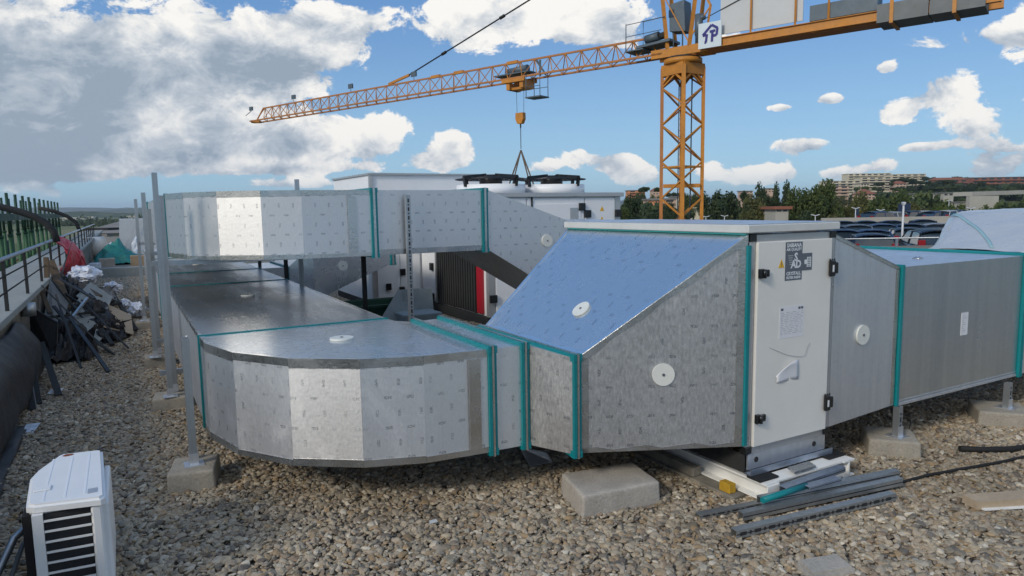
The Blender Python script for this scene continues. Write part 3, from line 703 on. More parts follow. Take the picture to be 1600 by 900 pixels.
# rubber pads on the white beams
BZ = .136
def rub(s0, s1, t0, t1, label):
    single('rubber_pad', MB().box(s0, s1, t0, t1, BZ+.001, BZ+.0135, .002), 'rubber', label, 'pad', (s0, t0, BZ+.001), 'rubber pads under the filter unit')
rub(A0+.0, A0+.15, 2.505, 2.60, 'black rubber pad on the white beam corner under the door hinges')
rub(A1-.10, A1+.06, 2.53, 2.66, 'black rubber pad on the white beam under the door latches')
# white steel frame of I-beams
fr = thing('steel_frame', 'white painted steel frame of beams carrying the filter box', 'steel frame', (3.3, 3.4, .0))
def ibeam_t(s, t0, t1, w=.10, z0=.035, z1=.136, f=.010):
    mb = MB(); mb.box(s-w/2, s+w/2, t0, t1, z1-f, z1); mb.box(s-w/2, s+w/2, t0, t1, z0, z0+f); mb.box(s-.005, s+.005, t0, t1, z0+f+.0002, z1-f-.0002); return mb
def ibeam_s(t, s0, s1, w=.10, z0=.0355, z1=.1355, f=.010):
    mb = MB(); mb.box(s0, s1, t-w/2, t+w/2, z1-f, z1); mb.box(s0, s1, t-w/2, t+w/2, z0, z0+f); mb.box(s0, s1, t-.005, t+.005, z0+f+.0002, z1-f-.0002)
    return mb
part('long_beam', ibeam_t(3.0, 2.47, 4.6), 'steel_white', fr); part('long_beam', ibeam_t(3.66, 2.47, 4.6), 'steel_white', fr)
part('cross_beam', ibeam_s(2.53, 3.052, 3.608), 'steel_white', fr); part('cross_beam', ibeam_s(4.5, 3.052, 3.608), 'steel_white', fr)
mb = MB(); mb.box(2.952, 3.046, 2.462, 2.4695, .045, .126); part('end_plate', mb, 'steel_white', fr)
# concrete kerb under the left beam
mb = MB(); mb.box(2.86, 3.07, 2.62, 4.7, -.02, .030, .004); mb.box(2.88, 2.945, 2.95, 4.7, .031, .085, .004)
single('concrete_plinth', mb, 'concrete_dirty', 'low stained concrete plinth under the white beam', 'plinth', (2.9, 3.6, 0))
single('wood_block', MB().box(2.875, 2.925, 2.66, 2.74, .031, .085, .003), 'yellow_block', 'small yellow packing block wedged beside the white beam', 'block', (2.9, 2.7, .03))

# ================================================================== RIGHT DUCT RUN
rd = thing('air_duct', 'galvanized rectangular duct leaving the latch side of the white filter box', 'air duct', (5, 3.4, .33))
RQ = (2.617, 4.33, .300, 1.462); RW = (2.617, 4.30, .335, 1.235)
S5, S6 = 4.33, 5.87
loft(rd, 'reducer', A1+.002, S5-.022, RQ, RW, ['zinc', 'zinc', 'zinc'])
dR = Vector((S5-.022-A1, 0, 1.235-1.462)); nR = Vector((-dR.z, 0, dR.x)).normalized()
strip(rd, [lerp((A1+.005, 2.617, 1.462), (S5-.022, 2.617, 1.235), k/6) for k in range(7)], Vector((0, 0, -1)), .022, (0, -1, 0), .002)
strip(rd, [lerp((A1+.005, 2.615, 1.4635), (S5-.022, 2.615, 1.2365), k/6) for k in range(7)], Vector((0, 1, 0)), .02, nR, .002)
strip(rd, [lerp((S5-.06, 2.617, .34), (S5-.06, 2.617, 1.23), k/6) for k in range(7)], Vector((1, 0, 0)), .036, (0, -1, 0), .002, wob=.1)
disc_cap(rd, (3.947, 2.617, .837), (0, -1, 0), .062)
def ring1(parent, s, t0, t1, z0, z1, pro=.016, w=.024, corner=True):
    mb = MB()
    mb.box(s-w/2, s+w/2, t0-pro, t0+.003, z0-pro*.6, z1+pro); mb.box(s-w/2, s+w/2, t1-.003, t1+pro, z0-pro*.6, z1+pro)
    mb.box(s-w/2, s+w/2, t0+.003, t1-.003, z1-.003, z1+pro); part('flange_profile', mb, 'teal', parent)
ring1(rd, S5, 2.617, 4.30, .335, 1.235)
loft(rd, 'duct', S5+.022, S6-.022, RW, (2.617, 4.30, .325, 1.235), ['zinc_mid', 'zinc', 'zinc'])
mb = MB(); mb.box(S5+.022, S6-.022, 2.613, 2.6165, .352, .356); mb.box(S5+.022, S6-.022, 2.610, 2.6165, .322, .338); part('lower_seam', mb, 'zinc', rd)
ring1(rd, S6-.006, 2.617, 4.30, .325, 1.235, .022, .016); ring1(rd, S6+.022, 2.617, 4.30, .325, 1.235, .022, .016)
loft(rd, 'duct_collar', S6+.04, 6.05, (2.617, 4.28, .325, 1.233), (2.617, 3.40, .325, 1.225), ['zinc', 'zinc', 'zinc'])
loft(rd, 'duct', 6.052, 7.6, (2.617, 3.40, .325, 1.225), (2.617, 3.40, .325, 1.225), ['zinc', 'zinc', 'zinc'])
part('duct_label', MB().box(5.055, 5.14, 2.6145, 2.6165, .715, .875), 'paper', rd)
mb = MB(); 
for k in range(9): mb.box(5.065, 5.075+.05*((k*37 % 10)/10), 2.6138, 2.6143, .73+k*.015, .733+k*.015)
part('print', mb, 'ahu_frame', rd, kind='stuff')
mb = MB(); mb.grid(lambda u, v: (5.0+.06*u, 2.9+.05*v, 1.2365+.018*math.sin(PI*u)*math.sin(PI*v)+.008*math.sin(9*u)), 6, 6); part('tape_scrap', mb, 'tape', rd, solid=.001)
# plastic wrapped unit on the run's far side
def wrap_pt(u, v):
    """film over the unit: u runs from the foot of the slope over the top to the far end, v from front to rear; the film is drawn in towards the slope's foot"""
    prof = [(6.06, 1.255), (6.4, 1.348), (6.75, 1.443), (7.12, 1.545), (7.2, 1.55), (8.3, 1.56), (9.6, 1.55), (9.75, 1.3)]
    n = len(prof)-1; k = min(int(u*n), n-1); q = u*n-k
    s = prof[k][0]+(prof[k+1][0]-prof[k][0])*q; z = prof[k][1]+(prof[k+1][1]-prof[k][1])*q
    t1 = 3.42+.55*min(1, max(0, (s-6.06)/1.3))
    t = 2.66+(t1-2.66)*v
    w = .010*nz(s*1.6+t*1.1, z*3, t*1.7)-.010*abs(mnoise.noise(Vector((s*1.3+t*2.2, t*1.4, z*2))))
    e = min(v, 1-v)
    return (s+w*.5, t+w*.6, z+w-.07*max(0, 1-e*9)**2)
M['teal_pale'] = mat('teal_pale', (.30, .47, .49), .45)
wu = thing('wrapped_unit', 'large unit wrapped in milky plastic film standing behind the galvanized duct', 'wrapped unit', (8.2, 3.6, .6))
mb = MB(); mb.grid(wrap_pt, 70, 36)
for v in (0, 1):
    def side(a, b, v=v):
        q = wrap_pt(a, v); w = .02*nz(q[0]*3, b*4, v*9); return (q[0]+w, q[1]+w+.03*(1-b)*(1 if v else -1), 1.24+(q[2]-1.24)*b)
    mb.grid(side, 60, 8)
part('plastic_film', mb, 'clear', wu)
mb = MB(); mb.grid(lambda a, b: (lambda q: (q[0], q[1]+.02, q[2]+.005))(wrap_pt(.02+.41*b, .36+.60*b-.02+.04*a)), 1, 24); part('flange_stripe', mb, 'teal_pale', wu, solid=.0015)  # added stripe laid on the film, standing for a flange seen through it
mb = MB(); mb.grid(lambda u, v: (7.9+1.3*u, 2.75+.7*v, 1.555+.085*(math.sin(PI*u)*math.sin(PI*v))**.6+.012*nz(u*5, v*5)), 20, 16); part('plastic_bulge', mb, 'clear', wu)
part('unit_body', MB().box(7.62, 9.6, 2.70, 3.9, .30, 1.5), 'ahu_white', wu)

# ================================================================== BLOCKS AND POSTS
def block(name, poly, h, label, group, material='concrete', skirt=0):
    c = Vector((sum(p[0] for p in poly)/len(poly), sum(p[1] for p in poly)/len(poly)))
    mb = MB(); v = mb.hexa([(c.x+(x-c.x)*1.03, c.y+(y-c.y)*1.03, -.02) for x, y in poly], [(x, y, h) for x, y in poly])
    es = list({e for a in v for e in a.link_edges}); bmesh.ops.bevel(mb.bm, geom=es, offset=.016, segments=3, profile=.6, affect='EDGES')
    bmesh.ops.subdivide_edges(mb.bm, edges=[e for e in mb.bm.edges if e.calc_length() > .06], cuts=7, use_grid_fill=True)
    for v in mb.bm.verts:
        q = v.co*9+Vector((c.x*31, 0, 0)); v.co += Vector((mnoise.noise(q), mnoise.noise(q+Vector((9, 0, 0))), mnoise.noise(q+Vector((0, 7, 0)))))*.0035+(Vector((0, 0, -1)) if v.co.z > h*.8 else Vector())*max(0, mnoise.noise(v.co*23+Vector((c.x*7, 3, 1)))-.35)*.02
    bmesh.ops.triangulate(mb.bm, faces=[f for f in mb.bm.faces if len(f.verts) > 4])
    for f in mb.bm.faces: f.smooth = True
    return single(name, mb, material, label, 'concrete block', (c.x, c.y, 0), group)
def quad(cs, ct, a, b, rot):
    c, s_ = math.cos(rot), math.sin(rot)
    return [(cs+x*c-y*s_, ct+x*s_+y*c) for x, y in ((-a/2, -b/2), (a/2, -b/2), (a/2, b/2), (-a/2, b/2))]
GB = 'concrete foot blocks under the duct posts'
block('concrete_block', [(2.02, 2.87), (2.50, 2.815), (2.56, 3.13), (2.10, 3.20)], .135, 'loose pale concrete block lying alone on the gravel beside the white beam', None, 'concrete_pale')
block('concrete_block', quad(4.36, 2.66, .30, .30, R(43)), .12, 'tan concrete block under the short post between reducer and duct', GB)
block('concrete_block', quad(5.62, 2.60, .34, .34, R(40)), .12, 'tan concrete block under the short post at the duct label end', GB)
block('concrete_block', quad(.285, 4.51, .26, .30, R(-12)), .13, 'concrete block under the post at the start of the faceted bend', GB)
block('concrete_block', quad(.265, 6.45, .26, .26, R(-6)), .12, 'concrete block at the foot of the tall post beside the upper bend', GB)
block('concrete_block', quad(.24, 8.35, .24, .26, R(0)), .12, 'concrete block under the second tall post along the alley', GB)
block('concrete_block', quad(.20, 11.2, .24, .26, R(0)), .12, 'concrete block under the third tall post along the alley', GB)
mb = MB(); v = mb.hexa([(2.50, 1.84, -.02), (2.74, 1.78, -.02), (2.80, 1.93, -.02), (2.56, 1.985, -.02)], [(2.51, 1.85, .045), (2.73, 1.79, .045), (2.78, 1.92, .045), (2.57, 1.975, .045)])
bmesh.ops.bevel(mb.bm, geom=list(mb.bm.edges), offset=.012, segments=2, affect='EDGES')
single('concrete_slab', mb, 'concrete_pale', 'flat piece of pale concrete half buried in the gravel', 'slab', (2.64, 1.88, 0))
def strut(mb, s, t, z0, z1, w=.041, axis='t', th=.004):
    """open C channel standing upright"""
    h = w/2
    if axis == 't':   # back plate faces -t
        mb.box(s-h, s+h, t-h, t-h+th, z0, z1); mb.box(s-h, s-h+th, t-h+th+.0002, t+h, z0, z1); mb.box(s+h-th, s+h, t-h+th+.0002, t+h, z0, z1)
    else:
        mb.box(s-h, s-h+th, t-h, t+h, z0, z1); mb.box(s-h+th+.0002, s+h, t-h, t-h+th, z0, z1); mb.box(s-h+th+.0002, s+h, t+h-th, t+h, z0, z1)
    return mb
def slots(s, t, z0, z1, axis='t', w=.041, step=.062, face=-1):
    mb = MB(); z = z0+.03; k = 0
    while z < z1-.03:
        hh = .017 if k % 2 == 0 else .006
        if axis == 't': mb.box(s-.007, s+.007, t+face*(w/2+.0012), t+face*(w/2+.0002), z-hh, z+hh)
        else: mb.box(s+face*(w/2+.0012), s+face*(w/2+.0002), t-.007, t+.007, z-hh, z+hh)
        z += step*.62; k += 1
    return mb
def post(s, t, z0, z1, label, group, axis='t', slotted=False, plate=True, mat_='strut', face=-1, seglen=None):
    p = thing('strut_post', label, 'post', (s, t, z0), group)
    part('channel', strut(MB(), s, t, z0+.005, z1, axis=axis), mat_, p)
    if plate: part('foot_plate', MB().box(s-.055, s+.055, t-.055, t+.055, z0, z0+.006), 'zinc', p)
    if slotted: part('slot_row', slots(s, t, z0+.01, z1, axis, face=face), 'slot', p, kind='stuff')
    part('foot_bracket', MB().box(s-.026, s+.026, t-.0265, t-.0215, z0+.006, z0+.07), 'zinc', p)
    return p
GL = 'galvanized channel posts carrying the ducts along the alley'
post(.285, 4.50, .13, .905, 'galvanized channel post beside the start of the faceted bend', GL)
post(.29, 4.62, .13, .90, 'second galvanized channel just behind the bend post', GL, plate=False)
post(.262, 6.37, .12, 1.98, 'tallest galvanized post rising past the upper faceted bend', GL)
post(.305, 6.52, .12, 1.80, 'galvanized post directly behind the tallest one', GL, plate=False)
post(.222, 8.24, .12, 1.87, 'tall galvanized post second along the alley duct', GL)
post(.27, 8.42, .12, 1.70, 'slim galvanized post right behind the second tall one', GL, plate=False)
post(.20, 11.2, .12, 1.86, 'tall galvanized post third along the alley duct', GL)
GS = 'short slotted posts under the galvanized duct'
post(4.345, 2.605, .12, .325, 'short slotted post at the joint of reducer and duct', GS, 't', True)
post(5.63, 2.56, .12, .312, 'short slotted post near the labelled end of the duct', GS, 't', True)
GU = 'slotted posts carrying the upper duct'
post(2.25, 5.90, 0, 1.78, 'pale slotted channel standing before the upper straight duct', GU, 't', True)
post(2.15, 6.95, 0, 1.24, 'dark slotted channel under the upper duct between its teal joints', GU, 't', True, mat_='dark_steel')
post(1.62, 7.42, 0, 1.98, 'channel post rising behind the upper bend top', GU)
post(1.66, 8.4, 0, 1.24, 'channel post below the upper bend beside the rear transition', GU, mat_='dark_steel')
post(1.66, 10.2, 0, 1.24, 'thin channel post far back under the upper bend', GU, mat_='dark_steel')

# ================================================================== UPPER DUCT RUN
U0, U1 = 1.25, 1.825
ud = thing('air_duct', 'raised foil faced duct bending round above the low one', 'air duct', (1.5, 7, U0))
VU = [(.375, 7.28), (.38, 7.04), (.485, 6.66), (.715, 6.33), (1.03, 6.10), (1.34, 5.99), (1.93, 5.96)]
bend(ud, VU, [(1.93, 7.1), (1.65, 7.16), (1.60, 7.28)], U0, U1, ['foil'])
part('seam_tape', MB().box(1.72, 1.80, 5.9565, 5.962, U0+.04, U1-.05), 'tape', ud)
for (ta, tb) in ((7.3, 9.6), (9.6, 12.2), (12.2, 15)):
    part('side_panel', MB().box(.38, .405, ta+.012, tb-.012, U0, U1-.0255), 'foil', ud); part('top_panel', MB().box(.38, 1.6, ta+.012, tb-.012, U1-.025, U1), 'foil_plain', ud)
    part('bottom_panel', MB().box(.4055, 1.5745, ta+.012, tb-.012, U0, U0+.025), 'foil_grey', ud); part('side_panel', MB().box(1.575, 1.6, ta+.012, tb-.012, U0, U1-.0255), 'foil', ud)
    mb = MB(); mb.box(.364, .383, ta-.012, ta+.010, U0-.012, U1+.01); mb.box(.3835, 1.61, ta-.012, ta+.010, U1-.002, U1+.01); part('flange_profile', mb, 'teal', ud)
ring(ud, 's', 1.955, 5.96, 7.1, U0, U1, gap=.022, w=.020)
loft(ud, 'duct', 1.99, 3.02, (5.96, 7.1, U0, U1), (5.96, 7.1, U0, U1), ['foil', 'foil_plain', 'foil_grey'])
ring(ud, 's', 3.055, 5.96, 7.1, U0, U1, gap=.022, w=.020)
part('edge_tape', MB().box(1.99, 3.02, 5.957, 5.9595, U0, U0+.05), 'tape', ud)
loft(ud, 'offset', 3.09, 4.05, (5.96, 7.1, U0, U1), (5.96, 7.1, .68, 1.50), ['foil', 'foil_plain', 'foil_grey'])
loft(ud, 'duct', 4.052, 4.9, (5.96, 7.1, .68, 1.50), (5.96, 7.1, .68, 1.50), ['foil', 'foil_plain', 'foil_grey'])
disc_cap(ud, (3.76, 5.96, 1.315), (0, -1, 0), .062)
# brackets carrying the duct
for t in (6.6, 8.3, 11.2):
    single('cross_channel', MB().bar((.20, t, U0-.022), (1.70, t, U0-.022), .041, .041), 'strut', {6.6: 'horizontal channel under the upper duct bend', 8.3: 'horizontal channel under the upper duct at the second post', 11.2: 'horizontal channel under the upper duct at the third post'}[t], 'channel', (.9, t, U0-.042), 'channels under the upper duct')
    single('cross_channel', MB().bar((.20, t+.02, Z0-.024), (1.70, t+.02, Z0-.024), .041, .041), 'strut', {6.6: 'horizontal channel under the low duct by the tallest post', 8.3: 'horizontal channel under the low duct by the second tall post', 11.2: 'horizontal channel under the low duct by the third tall post'}[t], 'channel', (.9, t, Z0-.044), 'channels under the low duct')

# ================================================================== REAR UNITS
def ont_(x, y, t):
    d = ray(x, y); k = t/(d.x*AX.x+d.y*AX.y); p = CAMP+d*k; a = toST(p); return (a[0], a[1], p.z)
def ons_(x, y, s):
    d = ray(x, y); k = s/(d.x*BX.x+d.y*BX.y); p = CAMP+d*k; a = toST(p); return (a[0], a[1], p.z)
ru = thing('air_handling_unit', 'big white air handling unit with two black fan guards on its roof', 'air unit', (5.5, 9.6, 0))
a0, a1, b0, b1, zt = 4.40, 6.70, 8.50, 10.95, 1.80
part('base_rail', MB().box(a0-.03, a1+.03, b0-.02, b1, .0, .13), 'dark_steel', ru)
part('casing', MB().box(a0+.03, a1-.02, b0+.02, b1-.02, .1305, zt), 'ahu_white', ru)
part('roof_cap', MB().box(a0-.04, a1+.04, b0-.04, b1+.04, zt+.001, zt+.062, .004), 'ahu_frame', ru)
for s in (a0, a1-.10): part('corner_post', MB().box(s, s+.10, b0, b0+.08, .1305, zt), 'ahu_frame', ru)
for k, (p0, p1) in enumerate(((a0+.105, 5.02), (5.03, 6.02), (6.03, a1-.105))):
    d = part('door', MB().box(p0+.006, p1-.006, b0-.008, b0+.018, .17, zt-.02, .003), 'ahu_white', ru)
    if k == 1:
        part('door_panel', MB().box(5.12, 5.95, b0-.016, b0-.0085, .5, 1.70, .003), 'ahu_white', d)
        part('vent', MB().box(5.76, 5.90, b0-.022, b0-.0165, 1.46, 1.64), 'ahu_frame', d)
    px = {0: [(770, 467)], 1: [(908, 323), (917, 334)], 2: [(964, 333)]}[k]
    for x, y in px:
        s, t, z = ont_(x, y, b0); part('latch', MB().box(s-.055, s+.055, b0-.045, b0-.009, z-.055, z+.055, .006), 'black_plastic', d)
for x, y in ((940, 326), (940, 342)):
    s, t, z = ont_(x, y, b0); mb = MB(); mb.hexa([(s-.04, b0-.0105, z-.035), (s+.04, b0-.0105, z-.035), (s+.04, b0-.0085, z-.035), (s-.04, b0-.0085, z-.035)], [(s-.002, b0-.0105, z+.035), (s+.002, b0-.0105, z+.035), (s+.002, b0-.0085, z+.035), (s-.002, b0-.0085, z+.035)]); part('warning_sticker', mb, 'yellow', ru)
s, t, z = ont_(830, 306, b0); part('cable', MB().tube([(s, b0-.015, zt), (s+.005, b0-.015, 1.4), (s, b0-.012, .9)], .014, 6), 'black_plastic', ru)
# left flank: red strip, coil of upright fins, doors
part('red_strip', MB().box(a0-.012, a0+.028, 8.70, 8.86, .16, 1.2), 'red_paint', ru)
part('coil', MB().box(a0+.005, a0+.028, 8.88, 10.30, .15, 1.72), 'slot', ru)
fm = None
for k in range(17):
    t = 8.90+k*.083
    if fm is None:
        o = part('fin', MB().box(a0-.02, a0+.004, t, t+.045, .16, 1.70), 'dark_steel', ru); fm = o
    else:
        o = fm.copy(); link(o, ru); o.location.y += k*.083
part('corner_post', MB().box(a0-.015, a0+.028, 10.31, 10.36, .14, 1.74), 'ahu_frame', ru)
d = part('door', MB().box(a0-.006, a0+.028, 10.37, 10.93, .16, 1.72, .003), 'ahu_white', ru)
for z in (.22, .72): part('latch', MB().box(a0-.05, a0-.0065, 10.42, 10.52, z-.06, z+.06, .006), 'black_plastic', d)
for sc in (5.05, 6.17):
    fz = zt+.062
    fan = part('fan_ring', MB().tube([(sc, 9.62, fz+.001), (sc, 9.62, fz+.15)], .535, 40), 'ahu_white', ru)
    mb = MB()
    for k in range(24):
        a = k*2*PI/24; mb.bar((sc+.06*math.cos(a), 9.62+.06*math.sin(a), fz+.275), (sc+.55*math.cos(a), 9.62+.55*math.sin(a), fz+.235), .010)
    for r in (.2, .33, .45, .55):
        mb.tube([(sc+r*math.cos(k*2*PI/32), 9.62+r*math.sin(k*2*PI/32), fz+.275-.04*(r/.55)**2) for k in range(33)], .009, 5, False)
    part('fan_guard', mb, 'black_plastic', fan)
    part('fan_motor', MB().tube([(sc, 9.62, fz+.152), (sc, 9.62, fz+.30)], .18, 20), 'black_plastic', fan)
    mb = MB()
    for a in (0.3, 1.87, 3.44, 5.01):
        mb.bar((sc+.535*math.cos(a), 9.62+.535*math.sin(a), fz+.12), (sc+.56*math.cos(a), 9.62+.56*math.sin(a), fz+.27), .06, .03); mb.bar((sc+.56*math.cos(a), 9.62+.56*math.sin(a), fz+.26), (sc+.12*math.cos(a), 9.62+.12*math.sin(a), fz+.30), .055, .045)
    part('guard_arm', mb, 'black_plastic', fan)
r2 = thing('air_handling_unit', 'tall plain white unit whose top shows behind the raised duct', 'air unit', (4.5, 12.5, 0))
c0 = ont_(577, 270, 11.0); zt2 = c0[2]; s0 = c0[0]
part('casing', MB().box(s0+.01, s0+2.6, 11.02, 13.2, .13, zt2-.03), 'ahu_white', r2); part('base_rail', MB().box(s0, s0+2.6, 11.0, 13.2, 0, .129), 'dark_steel', r2)
part('roof_frame', MB().box(s0-.02, s0+2.62, 10.98, 13.24, zt2-.0295, zt2), 'ahu_frame', r2)
part('corner_post', MB().box(s0-.005, s0+.06, 10.995, 11.06, .13, zt2-.03), 'ahu_frame', r2)
d = part('door', MB().box(s0+.07, s0+.46, 10.99, 11.018, .16, .92, .003), 'ahu_white', r2); part('door', MB().box(s0+.47, s0+.83, 10.99, 11.018, .16, .92, .003), 'ahu_white', r2)
for x, y in ((629, 425), (628, 453), (607, 448)):
    s, t, z = ont_(x, y, 10.98); part('latch', MB().box(s-.045, s+.045, 10.945, 10.989, z-.055, z+.055, .006), 'black_plastic', d)
# second, more distant duct on the rear side
r3 = thing('air_duct', 'grey foil duct widening behind the posts under the raised duct', 'air duct', (2.6, 10.2, .3))
loft(r3, 'duct_collar', 1.61, 1.93, (9.9, 11.0, .3, .88), (9.9, 11.0, .3, .88), ['foil_plain', 'foil_plain', 'foil_grey'])
ring(r3, 's', 1.96, 9.9, 11, .3, .88)
loft(r3, 'transition', 1.99, 2.30, (9.9, 11.0, .3, .88), (9.75, 11.0, .32, 1.18), ['foil_plain', 'foil_plain', 'foil_grey'])
loft(r3, 'transition', 2.302, 3.42, (9.75, 11.0, .40, 1.18), (9.75, 11.0, .86, 1.18), ['foil_plain', 'foil_plain', 'foil_grey'])
ring(r3, 's', 3.46, 9.75, 11.0, .86, 1.18, gap=.03, w=.025); disc_cap(r3, (2.71, 9.75, .87), (0, -1, 0), .07)
# clutter behind the low bend
def sheet(name, pts, th, material, label, cat, group=None):
    """flat panel through four points, given a real thickness"""
    p = [Vector(q) for q in pts]; n = (p[1]-p[0]).cross(p[3]-p[0]).normalized()*th
    mb = MB(); mb.hexa(p, [q+n for q in p]); c = sum(p, Vector())/4
    return single(name, mb, material, label, cat, tuple(c), group)
tub = thing('tub', 'dark green plastic tub on the roof behind the low bend', 'tub', (2.9, 8.9, 0))
mb = MB(); mb.box(2.55, 3.25, 8.6, 8.63, 0, .42); mb.box(2.55, 3.25, 9.2, 9.23, 0, .42); mb.box(2.55, 2.58, 8.631, 9.199, 0, .42); mb.box(3.22, 3.25, 8.631, 9.199, 0, .42); mb.box(2.581, 3.219, 8.631, 9.199, 0, .03); part('shell', mb, 'formwork_dark', tub)
mb = MB(); mb.box(2.52, 3.28, 8.57, 8.599, .39, .43); mb.box(2.52, 3.28, 9.231, 9.26, .39, .43); part('rim', mb, 'formwork_dark', tub)
single('metal_box', MB().box(2.95, 3.45, 7.95, 8.35, 0, .36, .01), 'parapet', 'grey open topped metal box behind the slotted channel', 'box', (3.2, 8.1, 0))
sheet('metal_sheet', [(2.55, 8.2, .05), (2.95, 8.2, .05), (3.35, 8.45, .62), (3.05, 8.45, .62)], .012, 'parapet', 'bent bare metal sheet leaning on the green tub', 'metal sheet')
sheet('metal_sheet', [(3.1, 8.36, .30), (3.5, 8.36, .30), (3.5, 8.40, .62), (3.1, 8.40, .62)], .012, 'parapet', 'grey upright metal sheet behind the open metal box', 'metal sheet')
mb = MB(); mb.grid(lambda u, v: (2.2+.55*u, 9.0+.4*v, .30+.12*math.sin(PI*u)*math.sin(PI*v)+.05*nz(u*6, v*6, 3)), 14, 10)
single('plastic_bag', mb, 'bag', 'crumpled white plastic behind the low bend under the raised duct', 'plastic bag', (2.5, 9.2, .3), solid=.004)
single('cable_tray', MB().box(2.0, 3.1, 9.35, 9.5, .28, .36, .004), 'dark_steel', 'dark metal tray lying behind the green tub', 'tray', (2.6, 9.4, .28))
single('crate', MB().box(2.0, 2.9, 8.95, 9.6, 0, .279, .01), 'wood', 'low wooden crate carrying crumpled plastic behind the low bend', 'crate', (2.4, 9.3, 0))

# ================================================================== OUTDOOR AC UNIT
ac = thing('outdoor_unit', 'white split air conditioner outdoor unit standing on the gravel', 'air conditioner', (-.28, 3.55, 0))
poly = [(-.152, 3.200), (-.385, 3.252), (-.412, 3.275), (-.430, 3.62), (-.415, 3.70), (-.345, 3.885), (-.325, 3.905), (-.175, 3.878), (-.157, 3.862), (-.134, 3.225)]
def inset(poly, k):
    cx = sum(p[0] for p in poly)/len(poly); cy = sum(p[1] for p in poly)/len(poly)
    return [(cx+(x-cx)*k, cy+(y-cy)*(1-(1-k)*.45)) for x, y in poly]
mb = MB(); v = mb.hexa([(x, y, .466) for x, y in poly], [(x, y, .50) for x, y in poly])
top_e = [e for e in mb.bm.edges if all(w.co.z > .49 for w in e.verts)]; bmesh.ops.bevel(mb.bm, geom=top_e, offset=.012, segments=3, affect='EDGES')
tp = part('top_cover', mb, 'ac_white', ac)
mb = MB()
for x0, x1 in ((-.36, -.352), (-.285, -.277), (-.215, -.207)): mb.box(x0, x1, 3.28, 3.83, .4985, .5015)
part('ridge', mb, 'ahu_white', tp)
mb = MB(); mb.box(-.40, -.335, 3.40, 3.455, .4988, .506, .004); part('badge_recess', mb, 'ac_white', tp); part('sticker', MB().box(-.20, -.165, 3.27, 3.325, .5003, .5015), 'ahu_frame', tp)
mb = MB(); mb.prism([(-.325, 3.86), (-.31, 3.845), (-.285, 3.85), (-.275, 3.862), (-.285, 3.875), (-.312, 3.88)], .5002, .5012); part('rust_stain', mb, 'rust', tp)
ip = inset(poly, .93)
part('body', MB().prism([(x, max(y, 3.26)) for x, y in ip], .05, .4655), 'ac_white', ac)
part('coil', MB().box(-.428, -.40, 3.262, 3.83, .06, .455), 'rubber', ac)
fx0, fx1 = -.345, -.185
def fline(s): return 3.245-.222*(s+.385)      # the near face runs slightly askew
part('near_panel', MB().hexa([(-.395, fline(-.395), .05), (-.15, fline(-.15), .05), (-.15, 3.262, .05), (-.395, 3.262, .05)], [(-.395, fline(-.395), .463), (-.15, fline(-.15), .463), (-.15, 3.262, .463), (-.395, 3.262, .463)]) and MB().box(-.392, -.355, 3.228, 3.27, .05, .463), 'ac_white', ac)
part('near_panel', MB().box(-.19, -.15, 3.212, 3.27, .05, .463, .008), 'ac_white', ac)
part('vent_opening', MB().box(-.354, -.191, 3.243, 3.258, .06, .455), 'slot', ac)
sl = None
for k in range(9):
    z = .428-k*.044
    mb = MB(); mb.hexa([(-.354, 3.229, z), (-.191, 3.213, z), (-.191, 3.219, z), (-.354, 3.235, z)], [(-.354, 3.229, z+.008), (-.191, 3.213, z+.008), (-.191, 3.219, z+.008), (-.354, 3.235, z+.008)])
    part('slat', mb, 'ac_white', ac)
for k in range(6):
    z = .40-k*.03; mb = MB(); mb.bar((-.139, 3.36, z), (-.146, 3.56, z-.035), .006, .016); part('side_louvre', mb, 'ahu_white', ac)
part('side_bulge', MB().box(-.155, -.128, 3.30, 3.80, .08, .44, .010, 2), 'ac_white', ac)
part('foot', MB().box(-.17, -.06, 3.30, 3.38, .0, .048, .004), 'ac_white', ac)
part('foot', MB().box(-.44, -.36, 3.30, 3.38, .0, .048, .004), 'ac_white', ac)
mb = MB(); mb.tube([(-.43, 3.62, .30), (-.50, 3.56, .26), (-.56, 3.45, .15), (-.60, 3.35, .05), (-.66, 3.25, .03)], .016, 8); single('hose', mb, 'strut', 'grey insulated pipe leaving the outdoor unit flank', 'pipe', (-.5, 3.5, .03))
mb = MB(); mb.tube([(-.43, 3.70, .26), (-.48, 3.62, .20), (-.52, 3.5, .10), (-.58, 3.42, .05), (-.70, 3.36, .03)], .010, 8); single('hose', mb, 'grey_sheet', 'thinner grey cable beside the insulated pipe of the outdoor unit', 'cable', (-.5, 3.6, .03))

